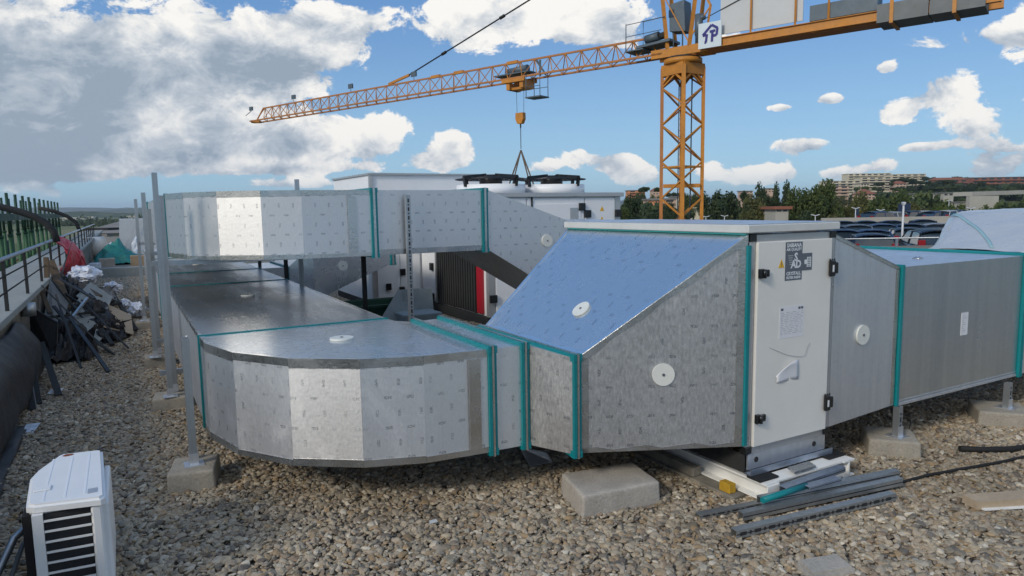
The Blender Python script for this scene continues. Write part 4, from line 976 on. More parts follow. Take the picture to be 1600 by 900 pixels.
# ================================================================== LOOSE ITEMS ON THE GRAVEL
def channel_lying(label, a, b, w, h, material, slotted=False, flip=False):
    """lying C profile from a to b"""
    a, b = Vector(a), Vector(b); d = (b-a).normalized(); sd = Vector((d.y, -d.x, 0)); n = sd.cross(d)
    if n.z < 0: n = -n
    th = .004
    o = thing('strut_channel', label, 'profile', tuple(a), 'loose metal profiles lying by the white frame')
    def slab(o0, o1, z0, z1):
        mb.hexa([a+sd*o0+n*z0, a+sd*o1+n*z0, b+sd*o1+n*z0, b+sd*o0+n*z0], [a+sd*o0+n*z1, a+sd*o1+n*z1, b+sd*o1+n*z1, b+sd*o0+n*z1])
    mb = MB(); slab(-w/2, w/2, h-th, h); part('web', mb, material, o)
    mb = MB(); slab(-w/2, -w/2+th, 0, h-th-.0002); part('flange', mb, material, o)
    mb = MB(); slab(w/2-th, w/2, 0, h-th-.0002); part('flange', mb, material, o)
    mb = MB(); slab(w/2-.0005, w/2+.0008, h*.42, h*.55); slab(-w/2, w/2, h+.0001, h+.002) if False else None; part('groove', mb, 'slot', o)
    if slotted:
        mb = MB(); Lg = (b-a).length; x = .04; k = 0
        while x < Lg-.03:
            hl = .020 if k % 2 == 0 else .006; p = a+d*x
            for (c0, c1) in ((x-hl, x+hl),):
                q0, q1 = a+d*c0, a+d*c1
                mb.hexa([q0+sd*(w/2+.0002)+n*h*.3, q0+sd*(w/2+.0014)+n*h*.3, q1+sd*(w/2+.0014)+n*h*.3, q1+sd*(w/2+.0002)+n*h*.3], [q0+sd*(w/2+.0002)+n*h*.72, q0+sd*(w/2+.0014)+n*h*.72, q1+sd*(w/2+.0014)+n*h*.72, q1+sd*(w/2+.0002)+n*h*.72])
            x += .045; k += 1
        part('slot_row', mb, 'slot', o, kind='stuff')
    return o
channel_lying('long slotted channel lowest in the pile of loose profiles', (2.52, 2.30, .022), (3.60, 2.165, .022), .045, .042, 'strut', True)
channel_lying('channel lying behind the slotted one in the loose pile', (2.70, 2.42, .022), (3.78, 2.235, .045), .042, .042, 'strut')
channel_lying('perforated strip end sticking out of the loose pile towards the block', (2.53, 2.555, .020), (3.25, 2.41, .035), .041, .022, 'strut', True)
channel_lying('channel on top of the loose pile reaching farthest towards the post', (2.86, 2.44, .062), (3.83, 2.285, .065), .041, .041, 'strut')
channel_lying('bluish profile lying across the white frame beam end', (3.02, 2.42, .10), (3.53, 2.43, .112), .05, .03, 'zinc_blue')
channel_lying('short bluish profile offcut on top of the loose pile', (3.13, 2.36, .112), (3.38, 2.35, .112), .05, .02, 'zinc_blue')
single('teal_profile', MB().tube([(2.82, 2.385, .112), (3.16, 2.38, .120)], .017, 8), 'teal', 'short teal profile lying on the grey channels', 'profile', (3, 2.38, .1))
sheet('metal_offcut', [(3.18, 2.475, .150), (3.36, 2.475, .150), (3.37, 2.53, .158), (3.19, 2.53, .158)], .012, 'tape', 'small shiny metal offcut on the white cross beam', 'offcut')
mb = MB(); pts = [(3.55, 2.26, .03), (3.82, 2.27, .03), (4.10, 2.25, .028), (4.35, 2.20, .03), (4.65, 2.14, .03), (4.95, 2.10, .03), (5.4, 2.0, .03)]; mb.tube(pts, .009, 8)
single('cable', mb, 'rubber', 'thin black cable snaking over the gravel from the profiles', 'cable', (4.3, 2.2, .03))
mb = MB(); mb.tube([(4.68, 2.385, .04), (4.80, 2.30, .035), (4.95, 2.22, .035), (5.15, 2.16, .035), (5.5, 2.14, .035)], .020, 8); single('hose', mb, 'rubber', 'thick black hose end lying on the gravel past the cable', 'hose', (4.9, 2.3, .035))
single('wood_plank', MB().bar((3.86, 1.90, .045), (4.35, 1.70, .045), .10, .045), 'wood_pale', 'short pale wooden plank lying on the gravel', 'plank', (4.1, 1.8, .03))
single('board_strip', MB().bar((3.87, 1.85, .028), (4.2, 1.715, .022), .05, .008), 'steel_white', 'thin white strip under the pale wooden plank', 'strip', (4, 1.8, .02))
sheet('foil_scrap', [(2.14, 3.62, .025), (2.30, 3.60, .03), (2.36, 3.78, .03), (2.2, 3.86, .07)], .003, 'zinc', 'torn grey foil scrap lying under the duct offset', 'scrap')
sheet('paper_scrap', [(-.70, 7.5, .02), (-.60, 7.45, .02), (-.58, 7.62, .03), (-.68, 7.66, .03)], .003, 'paper', 'white paper scrap on the gravel beside the black strips', 'scrap')
sheet('foil_scrap', [(1.28, 3.19, .035), (1.33, 3.20, .03), (1.325, 3.215, .04), (1.285, 3.205, .045)], .003, 'sheet_white', 'tiny white shred on the gravel under the faceted bend', 'scrap')
sheet('paper_scrap', [(-.78, 6.25, .02), (-.69, 6.2, .02), (-.66, 6.42, .03), (-.75, 6.45, .03)], .003, 'bag', 'pale plastic scrap under the black membrane', 'scrap')

# ================================================================== PARAPET, RAILING, DEBRIS
pw = thing('parapet_wall', 'grey parapet wall with a wide flat coping along the roof edge', 'wall', (-1.2, 10, 0))
part('wall', MB().box(-1.45, -1.002, -14, 46, -.6, .70), 'concrete_dirty', pw)
for k in range(20):
    t0 = -14+k*3.0; part('coping_slab', MB().box(-1.75, -.93, t0, t0+2.985, .7005, .765, .006), 'parapet', pw)
rl = thing('railing', 'grey steel pipe railing standing on the parapet coping', 'railing', (-1.0, 14, .76))
part('handrail', MB().tube([(-.985, 3, 1.25), (-.985, 34, 1.25)], .022, 8), 'strut', rl)
for z in (.94, 1.09): part('mid_rail', MB().tube([(-.985, 3, z), (-.985, 34, z)], .008, 6), 'dark_steel', rl)
for k in range(18): part('rail_post', MB().box(-1.0, -.97, 4.6+k*1.65, 4.63+k*1.65, .766, 1.235), 'dark_steel', rl)
def arc(label, tpl, xs):
    mb = MB(); pts = []
    for x, y in xs: pts.append(ont_(x, y, tpl))
    mb.tube(pts, .05, 10); single('bent_pipe', mb, 'dark_steel', label, 'pipe', pts[-1], 'bent pipes over the parapet')
arc('thick dark pipe bending down onto the railing', 12.0, [(-40, 316), (0, 323), (28, 330), (52, 338), (72, 349), (84, 362), (89, 378)])
arc('second dark pipe bending down farther along the railing', 22.0, [(60, 325), (85, 330), (105, 338), (119, 348), (125, 362)])
# black membrane leaning on the parapet, more of it on the ground
mb = MB()
def memb(u, v):
    t = 4.2+4.55*u; b = v
    zt_ = .62*(1-.10*(1-u)) if u < .85 else .62*(1-(u-.85)*1.4)
    return (-.955+.17*(1-b)+.05*math.sin(PI*b)+.035*mnoise.noise(Vector((u*5, v*2.5, 1)))+.03*abs(mnoise.noise(Vector((u*9, v*2, 5)))), t+.10*b-.5*(1-b)*u, .10+(zt_-.10)*b+.012*nz(u*5, v*3, 7)+.03*abs(mnoise.noise(Vector((u*6, v*1.5, 2.0)))))
mb.grid(memb, 36, 16); single('roofing_membrane', mb, 'membrane', 'wide black roofing membrane curling against the parapet wall', 'membrane', (-.9, 6.5, 0), solid=.006)
mb = MB(); mb.grid(lambda u, v: (-1.0+.27*v+.03*nz(u*5, v*3, 4), 3.0+3.4*u, .015+.05*abs(nz(u*6, v*4, 9))+.08*(1-v)), 30, 8)
single('roofing_membrane', mb, 'membrane', 'black membrane offcut lying flat at the foot of the parapet', 'membrane', (-.9, 4.5, 0), solid=.005)
random.seed(12)
GD = 'scrap strips and boards piled by the parapet'
def px3(x, y, s): return ons_(x, y, s)
debris = [
 ('metal_strip', 'dark_steel', 'dark strip poking out from under the membrane', (-.82, 8.7, .32), (-.60, 7.35, .03), .055, .012),
 ('metal_strip', 'dark_steel', 'first narrow black strip hanging below the membrane', (-.86, 7.6, .35), (-.76, 6.95, .02), .05, .008),
 ('metal_strip', 'dark_steel', 'second narrow black strip hanging below the membrane', (-.84, 7.9, .36), (-.73, 7.15, .02), .04, .008),
 ('metal_strip', 'grey_sheet', 'grey narrow strip between the black ones below the membrane', (-.85, 7.75, .34), (-.75, 7.0, .02), .03, .006),
 ('wood_plank', 'wood', 'brown wooden plank upright in the scrap pile', (-.95, 12.2, .98), (-.70, 11.3, .30), .11, .03),
 ('wood_plank', 'wood', 'shorter brown lath leaning left of the upright plank', (-1.0, 11.0, .72), (-.86, 10.4, .42), .05, .03),
 ('wood_post', 'wood', 'square wooden post standing in the scrap pile by the coping', (-.98, 11.8, .60), (-.97, 11.9, 1.05), .06, .06),
 ('wood_plank', 'wood', 'weathered dark plank lying on top of the scrap pile', (-.80, 13.2, .62), (-.38, 12.1, .42), .12, .03),
 ('metal_frame_bar', 'dark_steel', 'long dark ladder bar sloping down to the gravel', (-.30, 14.6, .38), (.08, 10.9, .03), .05, .04),
 ('metal_frame_bar', 'dark_steel', 'second long dark bar parallel to the ladder bar', (-.42, 14.2, .36), (-.12, 10.4, .04), .045, .04),
 ('metal_frame_bar', 'dark_steel', 'dark bar crossing the grey boards', (-.72, 12.8, .50), (-.20, 9.8, .04), .05, .03),
 ('metal_frame_bar', 'dark_steel', 'dark bar beside the one crossing the grey boards', (-.66, 13.1, .50), (-.30, 10.2, .10), .05, .03),
 ('metal_frame_bar', 'dark_steel', 'dark bar lying across the pile front', (-.90, 10.3, .38), (-.30, 11.2, .30), .03, .03),
 ('metal_frame_bar', 'dark_steel', 'short dark cross bar of the ladder near its lower end', (-.22, 11.0, .09), (.0, 11.2, .10), .03, .03),
 ('metal_frame_bar', 'dark_steel', 'short dark cross bar of the ladder at its middle', (-.34, 12.4, .22), (-.08, 12.6, .24), .03, .03),
 ('pipe', 'strut', 'pale bent conduit standing out of the scrap pile', (-.66, 10.0, .05), (-.60, 10.4, .36), .03, .03),
 ('pipe', 'strut', 'pale conduit leaning over the grey boards', (-.62, 10.3, .36), (-.48, 11.2, .50), .03, .03),
]
rq = random.Random(21)
for k in range(16):
    t = rq.uniform(9.6, 13.6); s0_ = rq.uniform(-.95, -.55); z0_ = rq.uniform(.25, .70)*(1.1 if s0_ < -.75 else .7)
    debris.append(('metal_strip', ['dark_steel', 'membrane', 'dark_steel'][k % 3], '%s thin strip tangled in the scrap pile %s' % (['dark', 'black', 'slim dark'][k % 3], ['near its front end', 'beside the upright plank', 'under the largest bag', 'by the ladder bars', 'at its far end', 'along the coping'][k % 6] + (['', ', steeper one', ', shorter one'][k//6])), (s0_, t, z0_), (s0_+rq.uniform(.2, .75), t-rq.uniform(.6, 2.2), max(.03, z0_-rq.uniform(.2, .6))), rq.uniform(.012, .04), rq.uniform(.006, .02)))
for nm, mt, lb, a, b, w, h in debris: single(nm, MB().bar(a, b, w, h), mt, lb, 'plank' if 'wood' in nm else ('pipe' if nm == 'pipe' else 'metal bar'), a, GD)
for pts, mt, lb in (
 ([(-.74, 10.5, .26), (-.36, 9.9, .05), (-.14, 11.1, .16), (-.56, 12.0, .52)], 'parapet', 'wide grey board lying in front of the scrap pile'),
 ([(-.30, 10.5, .17), (.04, 10.4, .05), (.03, 11.7, .14), (-.26, 12.1, .28)], 'wood_pale', 'pale flat board under the dark ladder bars'),
 ([(-.96, 10.4, .20), (-.80, 10.0, .05), (-.70, 11.2, .45), (-.92, 11.6, .75)], 'grey_sheet', 'grey panel leaning on the parapet behind the planks'),
 ([(-.64, 11.7, .48), (-.26, 11.3, .30), (-.20, 12.6, .34), (-.5, 13.0, .56)], 'parapet', 'grey board half hidden under the plastic bag'),
 ([(-.98, 9.4, .02), (-.72, 9.0, .02), (-.70, 9.3, .44), (-.98, 9.6, .62)], 'membrane', 'black sheet standing between membrane and planks'),
 ([(-.80, 9.2, .02), (-.50, 8.9, .02), (-.42, 10.2, .06), (-.74, 10.4, .22)], 'membrane', 'black sheet lying under the grey boards'),
 ([(-.96, 10.9, .30), (-.86, 10.7, .22), (-.78, 12.2, .52), (-.95, 12.4, .80)], 'membrane', 'dark rubber sheet leaning behind the brown plank'),
 ([(-.66, 9.8, .02), (-.1, 10.2, .02), (.02, 10.5, .03), (-.5, 11, .05)], 'membrane', 'black film spread beneath the ladder bars'),
):
    sheet('board', pts, .012, mt, lb, 'board', GD)
def film(c, ds, dt, h, seed, label, mt='membrane'):
    mb = MB()
    def f(u, v):
        k = math.sin(PI*u)*math.sin(PI*v); r1 = mnoise.noise(Vector((u*3+seed, v*3, seed))); r2 = abs(mnoise.noise(Vector((u*7+seed, v*6, 2*seed)))); r3 = abs(mnoise.noise(Vector((u*15, v*13+seed, seed))))
        return (c[0]+ds*(u-.5)+.10*r1, c[1]+dt*(v-.5)+.25*mnoise.noise(Vector((u*4, v*4+seed, 3))), max(.012, c[2]+h*k**.6*(.55+.5*r1+.7*r2)+.10*r3))
    mb.grid(f, 34, 34, False); return single('crumpled_film', mb, mt, label, 'plastic film', (c[0], c[1], 0), 'crumpled black film in the scrap pile', solid=.003)
film((-.66, 9.6, .03), .55, 1.2, .34, 1.7, 'crumpled black film bunched beside the end of the membrane')
film((-.52, 11.4, .12), .75, 1.6, .32, 4.2, 'crumpled black film under the middle of the scrap pile')
film((-.78, 12.6, .38), .40, 1.5, .34, 7.9, 'crumpled black film against the coping behind the planks')
film((-.28, 10.6, .03), .50, .9, .16, 9.3, 'low crumpled black film at the front edge of the scrap pile')
film((-.45, 13.4, .18), .60, 1.1, .30, 12.1, 'crumpled dark grey film under the largest plastic bag', 'grey_sheet')
# grey plastic elbow box by the coping
single('drain_outlet', MB().tube([(-.93, 8.95, .58), (-.93, 8.95, .72)], .07, 12), 'strut', 'short grey pipe piece at the coping edge above the membrane', 'pipe', (-.93, 8.95, .58))
def bagblob(c, r, seed, label, squash=.75, name='plastic_bag', mt='bag', cat='plastic bag', group=None, amp=.30):
    mb = MB(); bmesh.ops.create_icosphere(mb.bm, subdivisions=4, radius=1)
    for v in mb.bm.verts:
        p = v.co.copy(); k = .85+amp*1.2*nz(p.x*1.3+seed, p.y*1.3, p.z*1.3)-amp*.8*abs(mnoise.noise(Vector((p.x*2.4+seed, p.y*2.4, p.z*2.4))))+amp*.3*mnoise.noise(Vector((p.x*7+seed, p.y*7, p.z*7)))
        v.co = Vector((c[0]+p.x*r[0]*k, c[1]+p.y*r[1]*k, max(.005, c[2]+p.z*r[2]*k*squash)))
    return single(name, mb, mt, label, cat, c, group)
GB2 = 'plastic bags on the scrap pile'
bagblob((-.62, 13.6, .66), (.30, .5, .26), 2.0, 'largest white plastic bag on top of the scrap pile', group=GB2)
bagblob((-.22, 14.2, .34), (.18, .3, .16), 4.0, 'cream crumpled bag below the largest one', group=GB2)
bagblob((-.02, 13.2, .16), (.11, .18, .12), 6.0, 'small white bag behind the ladder bars', group=GB2)
bagblob((.12, 12.4, .15), (.14, .2, .16), 8.0, 'round white bag beside the ladder on the gravel', group=GB2)
bagblob((-.06, 12.0, .10), (.10, .16, .09), 9.0, 'crushed white bag under the ladder bars', group=GB2)
# red cloth over the railing
mb = MB()
def redc(u, v):
    a = (u-.5)*1.5; return (-.98+.16*math.sin(v*PI*1.1)*(1+.2*nz(u*5, v*3))+.35*v*u, 13.6+1.5*u+.12*nz(u*6, v*5, 2), 1.28-.68*v**1.2-.05*abs(a)+.05*nz(u*7, v*7, 5))
mb.grid(redc, 24, 20); single('red_tarp', mb, 'red', 'dark red tarpaulin draped over the railing', 'tarpaulin', (-.9, 14.2, .6), solid=.01)
# far end of the alley
single('roof_kerb', MB().box(-.93, 6, 20.75, 21.05, 0, .26, .01), 'parapet', 'grey kerb crossing the far end of the gravel alley', 'kerb', (0, 20.9, 0))
mb = MB(); mb.grid(lambda u, v: (-.85+3.0*u+.1*nz(v*4, u*5, 8), 26.0+2.2*v+.2*nz(u*6, v*3, 4), .02+math.sin(PI*v)**.8*(.60*math.exp(-((u-.2)/.17)**2)+.24*math.exp(-((u-.75)/.3)**2))*(1+.5*nz(u*9, v*7, 2))+.10*abs(nz(u*11, v*9, 3))), 60, 30); single('green_tarp', mb, 'tarp_green', 'crumpled green tarpaulin at the far end of the roof', 'tarpaulin', (.2, 27.3, 0))
mb = MB(); a_ = ont_(133, 384, 31); b_ = ont_(163, 384, 31); mb.tube([(a_[0], 31, .40), (b_[0], 31.2, .40)], .40, 24); single('membrane_roll', mb, 'white_panel', 'big white roll of sheeting beyond the green tarpaulin', 'roll', (-.5, 31.1, 0))
bagblob((-.40, 29.4, .35), (.20, .3, .42), 11.0, 'heap of white and dark bags beside the white roll')
bagblob((.42, 27.9, .35), (.16, .25, .62), 14.0, 'tall white plastic bundle standing beyond the posts', squash=1.0)
sh_ = thing('wrapped_unit', 'far white sheeted unit at the end of the alley', 'wrapped unit', (.7, 31, 0))
mb = MB(); mb.hexa([(-.15, 29.4, 0), (1.6, 29.4, 0), (1.6, 33, 0), (-.15, 33, 0)], [(-.05, 29.6, 1.46), (1.5, 29.6, 1.46), (1.5, 33, 1.46), (-.05, 33, 1.46)]); mb.bar((-.10, 29.38, .05), (.55, 29.45, 1.44), .03, .012); part('sheeting', mb, 'clear', sh_)
for i, (s, t, w, h, mt, lb) in enumerate(((.55, 24.6, .75, .36, 'carton', 'large brown carton in front of the green tarpaulin'), (.6, 22.6, .5, .15, 'brick', 'reddish brick pile on the kerb end of the roof'), (1.05, 22.2, .35, .14, 'bag', 'white packet beside the reddish bricks'), (1.5, 22.4, .6, .16, 'carton', 'flat brown carton beside the white packet'), (-.45, 24.0, .42, .34, 'concrete', 'grey square box before the green tarpaulin'), (.0, 21.8, .7, .05, 'paper', 'flat white board lying past the kerb'), (-.75, 23.6, .3, .24, 'bag', 'pale bundle between red and green tarpaulins'))):
    single('box' if 'board' not in lb else 'board', MB().box(s-w/2, s+w/2, t-.2, t+.2, 0, h, .01), mt, lb, 'box', (s, t, 0))

# ================================================================== FORMWORK PROPS BEYOND THE PARAPET
mb = MB(); mb.box(-9, -1.9, 12, 46, -1.6, -1.3); struct('neighbour_slab', mb, 'concrete')
GP = 'green formwork props beyond the parapet'
fwk = None
import itertools
words_p = ['nearest the thick bent pipe', 'second', 'third', 'fourth', 'fifth', 'sixth', 'seventh', 'eighth', 'ninth', 'tenth', 'eleventh', 'twelfth']
for row, s in enumerate((-2.35, -3.1)):
    for k in range(12):
        t = 19.0+k*1.55+row*.7
        if fwk is None:
            fwk = thing('formwork_prop', '', 'prop', (s, t, -1.3), GP)
            part('tube', MB().tube([(s, t, -1.29), (s, t, 1.2)], .045, 8), 'formwork', fwk); part('inner_tube', MB().tube([(s, t, 1.201), (s, t, 2.2)], .034, 8), 'formwork_dark', fwk)
            part('collar', MB().tube([(s, t, 1.15), (s, t, 1.21)], .056, 8), 'formwork_dark', fwk); part('foot_plate', MB().box(s-.1, s+.1, t-.1, t+.1, -1.3, -1.291), 'formwork_dark', fwk)
            o = fwk
        else:
            o = dup(fwk); o.location = toXYZ(s, t, -1.3)
        o['label'] = 'green steel prop rising above the parapet in the %s row, %s' % ('inner' if row == 0 else 'outer', ['closest to the bent pipe' if k == 0 else words_p[k]+' along the row'][0])
        if k % 3 == 1: o.rotation_euler.x = R(.8)
for s in (-2.35, -3.1):
    single('formwork_beam', MB().bar((s+.06, 18, 1.62), (s+.06, 38, 1.62), .09, .16), 'formwork_dark', 'dark green beam along the %s row of props' % ('inner' if s > -3 else 'outer'), 'beam', (s, 28, 1.5), 'beams of the formwork')
    for z in (.15, -.5): single('scaffold_tube', MB().tube([(s-.07, 17, z), (s-.07, 38, z)], .024, 8), 'rust' if z > 0 else 'strut', '%s scaffold tube along the %s row of props' % ('rusty upper' if z > 0 else 'grey lower', 'inner' if s > -3 else 'outer'), 'tube', (s, 27, z), 'scaffold tubes of the formwork')
single('formwork_wall', MB().box(-4.6, -4.45, 16, 40, -1.3, .55), 'dark_steel', 'dark shuttering boards behind the green props', 'shuttering', (-4.5, 28, -1.3))

# ================================================================== TOWER CRANE
CX, CY = 8.82, 36.0
U = Vector((-.782, .623, 0)); V = Vector((.623, .782, 0)); ZV = Vector((0, 0, 1)); CO = Vector((CX, CY, 0))
def cp(r, v, z): return CO+U*r+V*v+ZV*z
cr = thing('tower_crane', 'orange tower crane with lattice mast, long jib and grey counterweights', 'crane', (CX, CY, -9), None, 'xyz')
half = 1.02; th0 = R(-90-11.5)
legs = [Vector((math.cos(th0+k*PI/2)*half, math.sin(th0+k*PI/2)*half, 0)) for k in range(4)]
for i, l in enumerate(legs):
    w = .20 if i == 0 else .17
    part('mast_leg', MB().bar(CO+l-ZV*9, CO+l+ZV*8.55, w, w, up=(l.y, -l.x, 0)), 'crane' if i != 3 else 'crane_red', cr)
bay = .93; br = {}
for i in range(4):
    a, b = legs[i], legs[(i+1) % 4]
    for k in range(-3, 9):
        z = k*bay+.15; p, q = (a, b) if (k+i) % 2 else (b, a)
        part('mast_brace', MB().bar(CO+p+ZV*z, CO+q+ZV*(z+bay), .075, .075), 'crane' if i in (0, 3) else 'crane_red', cr)
mb = MB()
for i in range(4): mb.bar(CO+legs[i]+ZV*3.6, CO+legs[(i+1) % 4]+ZV*3.6, .08)
part('mast_collar', mb, 'crane', cr)
part('platform', MB().bar(CO+legs[3]*.9+ZV*2.65, CO+legs[1]*.9+ZV*2.65, .5, .18), 'crane', cr)
lad = MB(); q = CO+legs[2]*.55+V*.0
for dx in (-.16, .16): lad.tube([q+Vector((dx, 0, -1)), q+Vector((dx, 0, 8.4))], .03, 5)
for k in range(30): lad.bar(q+Vector((-.16, 0, -.8+k*.3)), q+Vector((.16, 0, -.8+k*.3)), .02)
part('ladder', lad, 'crane_grey', cr)
part('power_cable', MB().tube([CO+Vector((.42, -.1, -2)), CO+Vector((.45, -.1, 8.5))], .035, 6), 'crane_grey', cr)
mb = MB()
for i in range(4):
    mb.bar(CO+legs[i]*1.02+ZV*8.42, CO+legs[(i+1) % 4]*1.02+ZV*8.42, .12, .55); mb.bar(CO+legs[i]+ZV*7.75, CO+legs[i]*.55+legs[(i+1) % 4]*.45+ZV*8.3, .10); mb.bar(CO+legs[i]+ZV*7.75, CO+legs[i]*.55+legs[(i-1) % 4]*.45+ZV*8.3, .10)
part('mast_head', mb, 'crane', cr)
part('slewing_ring', MB().tube([CO+ZV*8.705, CO+ZV*8.95], .95, 28), 'crane', cr); part('slewing_ring', MB().tube([CO+ZV*8.951, CO+ZV*9.06], .80, 28), 'dark_steel', cr)
mb = MB(); mb.bar(cp(1.5, -.5, 9.3), cp(-1.5, -.5, 9.3), .14, .42); mb.bar(cp(1.5, .5, 9.3), cp(-1.5, .5, 9.3), .14, .42); mb.bar(cp(.9, -.42, 9.28), cp(.9, .42, 9.28), .2, .4); mb.bar(cp(-.9, -.42, 9.28), cp(-.9, .42, 9.28), .2, .4)
part('turntable', mb, 'crane', cr)
# tower head
for r, v, r2_, v2 in ((.62, -.5, .98, -.52), (.62, .5, .98, .52), (-.55, -.5, -.92, -.45), (-.55, .5, -.92, .45)):
    part('head_leg', MB().bar(cp(r, v, 9.5), cp(r2_, v2, 12.6), .17), 'crane', cr); part('head_leg', MB().bar(cp(r2_, v2, 12.6), cp(-.2, v*.3, 16.6), .15), 'crane', cr)
part('head_brace', MB().bar(cp(-.55, -.5, 9.6), cp(.9, -.52, 12.2), .05), 'crane', cr); part('head_brace', MB().bar(cp(-1.6, -.45, 11.2), cp(-.92, -.45, 12.5), .10), 'crane', cr); part('head_brace', MB().bar(cp(-1.6, -.45, 11.2), cp(-1.35, -.45, 9.5), .09), 'crane', cr)
part('head_brace', MB().bar(cp(-1.6, -.45, 11.2), cp(-.7, -.5, 10.0), .06), 'crane', cr)
cab = MB(); cab.hexa([cp(.55, -.42, 10.35), cp(-.28, -.42, 10.25), cp(-.28, .42, 10.25), cp(.55, .42, 10.35)], [cp(.60, -.40, 11.65), cp(-.20, -.40, 11.75), cp(-.20, .40, 11.75), cp(.60, .40, 11.65)])
part('control_cabinet', cab, 'crane_grey', cr); part('cabinet_window', MB().bar(cp(.60, -.43, 11.2), cp(.32, -.43, 11.2), .02, .35), 'glass', cr)
for r in (.4, -.1): part('cabinet_foot', MB().bar(cp(r, -.3, 9.55), cp(r, -.3, 10.3), .06), 'crane_grey', cr)
part('slew_motor', MB().tube([cp(-1.0, -.42, 9.52), cp(-1.0, -.42, 9.9), cp(-1.0, -.42, 9.92), cp(-1.0, -.42, 10.9)], [.17, .17, .2, .2], 12), 'crane_grey', cr); part('slew_motor', MB().tube([cp(-1.0, -.42, 10.7), cp(-1.3, -.42, 10.75)], .14, 10), 'crane_grey', cr)
mb = MB(); mb.bar(cp(2.3, -.1, 9.78), cp(.4, -.1, 9.9), 1.2, .12); part('winch_platform', mb, 'crane_grey', cr)
part('winch', MB().tube([cp(1.9, -.35, 10.15), cp(1.15, -.35, 10.25)], .23, 12), 'crane_grey', cr); part('winch', MB().tube([cp(1.1, -.35, 10.2), cp(.8, -.35, 10.25)], .17, 10), 'dark_steel', cr)
mb = MB(); 
for r in (1.9, 2.9): mb.tube([cp(r, -.65, 9.7), cp(r, -.65, 11.0), cp(r-1.2 if r < 2 else r, -.65, 11.05)], .025, 5)
for z in (10.4, 11.0): mb.tube([cp(2.9, -.65, z), cp(.9, -.65, z+.05)], .02, 5)
mb.bar(cp(2.95, -.1, 9.66), cp(1.9, -.1, 9.68), 1.2, .06)
part('walkway_rail', mb, 'crane_grey', cr)
# jib
Zb, Zt_, JL = 9.30, 10.30, 39.0; N = 34; stp = (JL-2.2)/N
for v in (-.52, .52): part('jib_chord', MB().bar(cp(.9, v, Zb), cp(JL, v, Zb), .10), 'crane_red', cr)
part('jib_chord', MB().bar(cp(1.2, 0, Zt_), cp(JL-1.3, 0, Zt_), .10), 'crane_red', cr)
part('jib_tip', MB().bar(cp(JL-1.3, 0, Zt_), cp(JL-.1, 0, Zb), .08), 'crane_red', cr); part('jib_tip', MB().box(*(lambda c: (c.x-.35, c.x+.35, c.y-.3, c.y+.3, c.z-.1, c.z+.1))(cp(JL-.1, 0, Zb))), 'crane', cr)
for k in range(N):
    r = 1.2+k*stp
    for v in (-.52, .52):
        part('jib_brace', MB().bar(cp(r, v, Zb), cp(r+stp/2, 0, Zt_), .045), 'crane', cr); part('jib_brace', MB().bar(cp(r+stp/2, 0, Zt_), cp(r+stp, v, Zb), .045), 'crane_red', cr)
    part('jib_brace', MB().bar(cp(r, -.52, Zb), cp(r+stp, .52, Zb), .04), 'crane_red', cr)
def jr(x):       # distance along the jib seen at a bearing
    k = (x-800)/F/_fw.y; return (CX-k*CY)/(.782+k*.623)
rt_ = jr(632)
part('tie_anchor', MB().bar(cp(rt_+.9, 0, Zt_+.08), cp(rt_-1.2, 0, Zt_+.45), .12, .16), 'crane', cr)
part('jib_tie', MB().tube([cp(rt_-.8, 0, Zt_+.35), cp(-.2, 0, 16.5)], .045, 6), 'cable', cr)
for k in (.18, .42, .62):
    a_, b_ = cp(rt_-.8, 0, Zt_+.35), cp(-.2, 0, 16.5); p = a_.lerp(b_, k); part('tie_joint', MB().tube([p-(b_-a_).normalized()*.18, p+(b_-a_).normalized()*.18], .10, 8), 'cable', cr)
part('counter_tie', MB().tube([cp(-.3, -.4, 16.5), cp(-10.5, -.5, 9.8)], .035, 6), 'cable', cr)
part('counter_tie', MB().tube([cp(-1.2, -.45, 10.6), cp(-8.5, -.6, 13.0)], .02, 6), 'cable', cr)
for x in (403, 474, 561, 657):
    r = jr(x); c = cp(r-(.6 if x == 403 else 0), 0, Zt_+(.45 if x != 403 else .15)); mb = MB(); mb.bar(c-U*.24, c+U*.24, .10, .32); o = part('floodlight', mb, 'crane_grey', cr); part('bracket', MB().bar(c-ZV*.2, c-ZV*.45 if x != 403 else c-ZV*.2+U*.9-ZV*.3, .04), 'crane_grey', o)
for x in (690, 725, 806): part('jib_joint', MB().bar(cp(jr(x)-.4, 0, Zt_+.03), cp(jr(x)+.4, 0, Zt_+.03), .15, .18), 'crane', cr)
# trolley and hook
rr = jr(817)
mb = MB(); mb.bar(cp(rr-.8, -.6, 9.15), cp(rr+.9, -.6, 9.15), .10, .2); mb.bar(cp(rr-.8, .6, 9.15), cp(rr+.9, .6, 9.15), .10, .2); mb.bar(cp(rr-.5, -.55, 8.95), cp(rr-.5, .55, 8.95), .25, .5); mb.bar(cp(rr+.5, -.55, 8.85), cp(rr+.5, .55, 8.85), .25, .4); mb.bar(cp(rr-.6, 0, 8.72), cp(rr+.6, 0, 8.72), .7, .14)
part('trolley', mb, 'crane', cr)
part('trolley_winch', MB().tube([cp(rr+.9, 0, 9.78), cp(rr-.6, 0, 9.86)], .22, 12), 'crane_grey', cr); part('trolley_winch', MB().bar(cp(rr+1.7, 0, 9.6), cp(rr-.9, 0, 9.62), .8, .07), 'crane_grey', cr)
mb = MB(); c = cp(rr-1.4, -.2, 8.05)
mb.bar(c-U*.55, c+U*.55, .9, .07)
for d in (-.5, .5):
    for v in (-.4, .4): mb.tube([c+U*d+V*v, c+U*d+V*v+ZV*1.3], .022, 5)
for v in (-.4, .4): mb.tube([c-U*.5+V*v+ZV*.6, c+U*.5+V*v+ZV*.6], .02, 5)
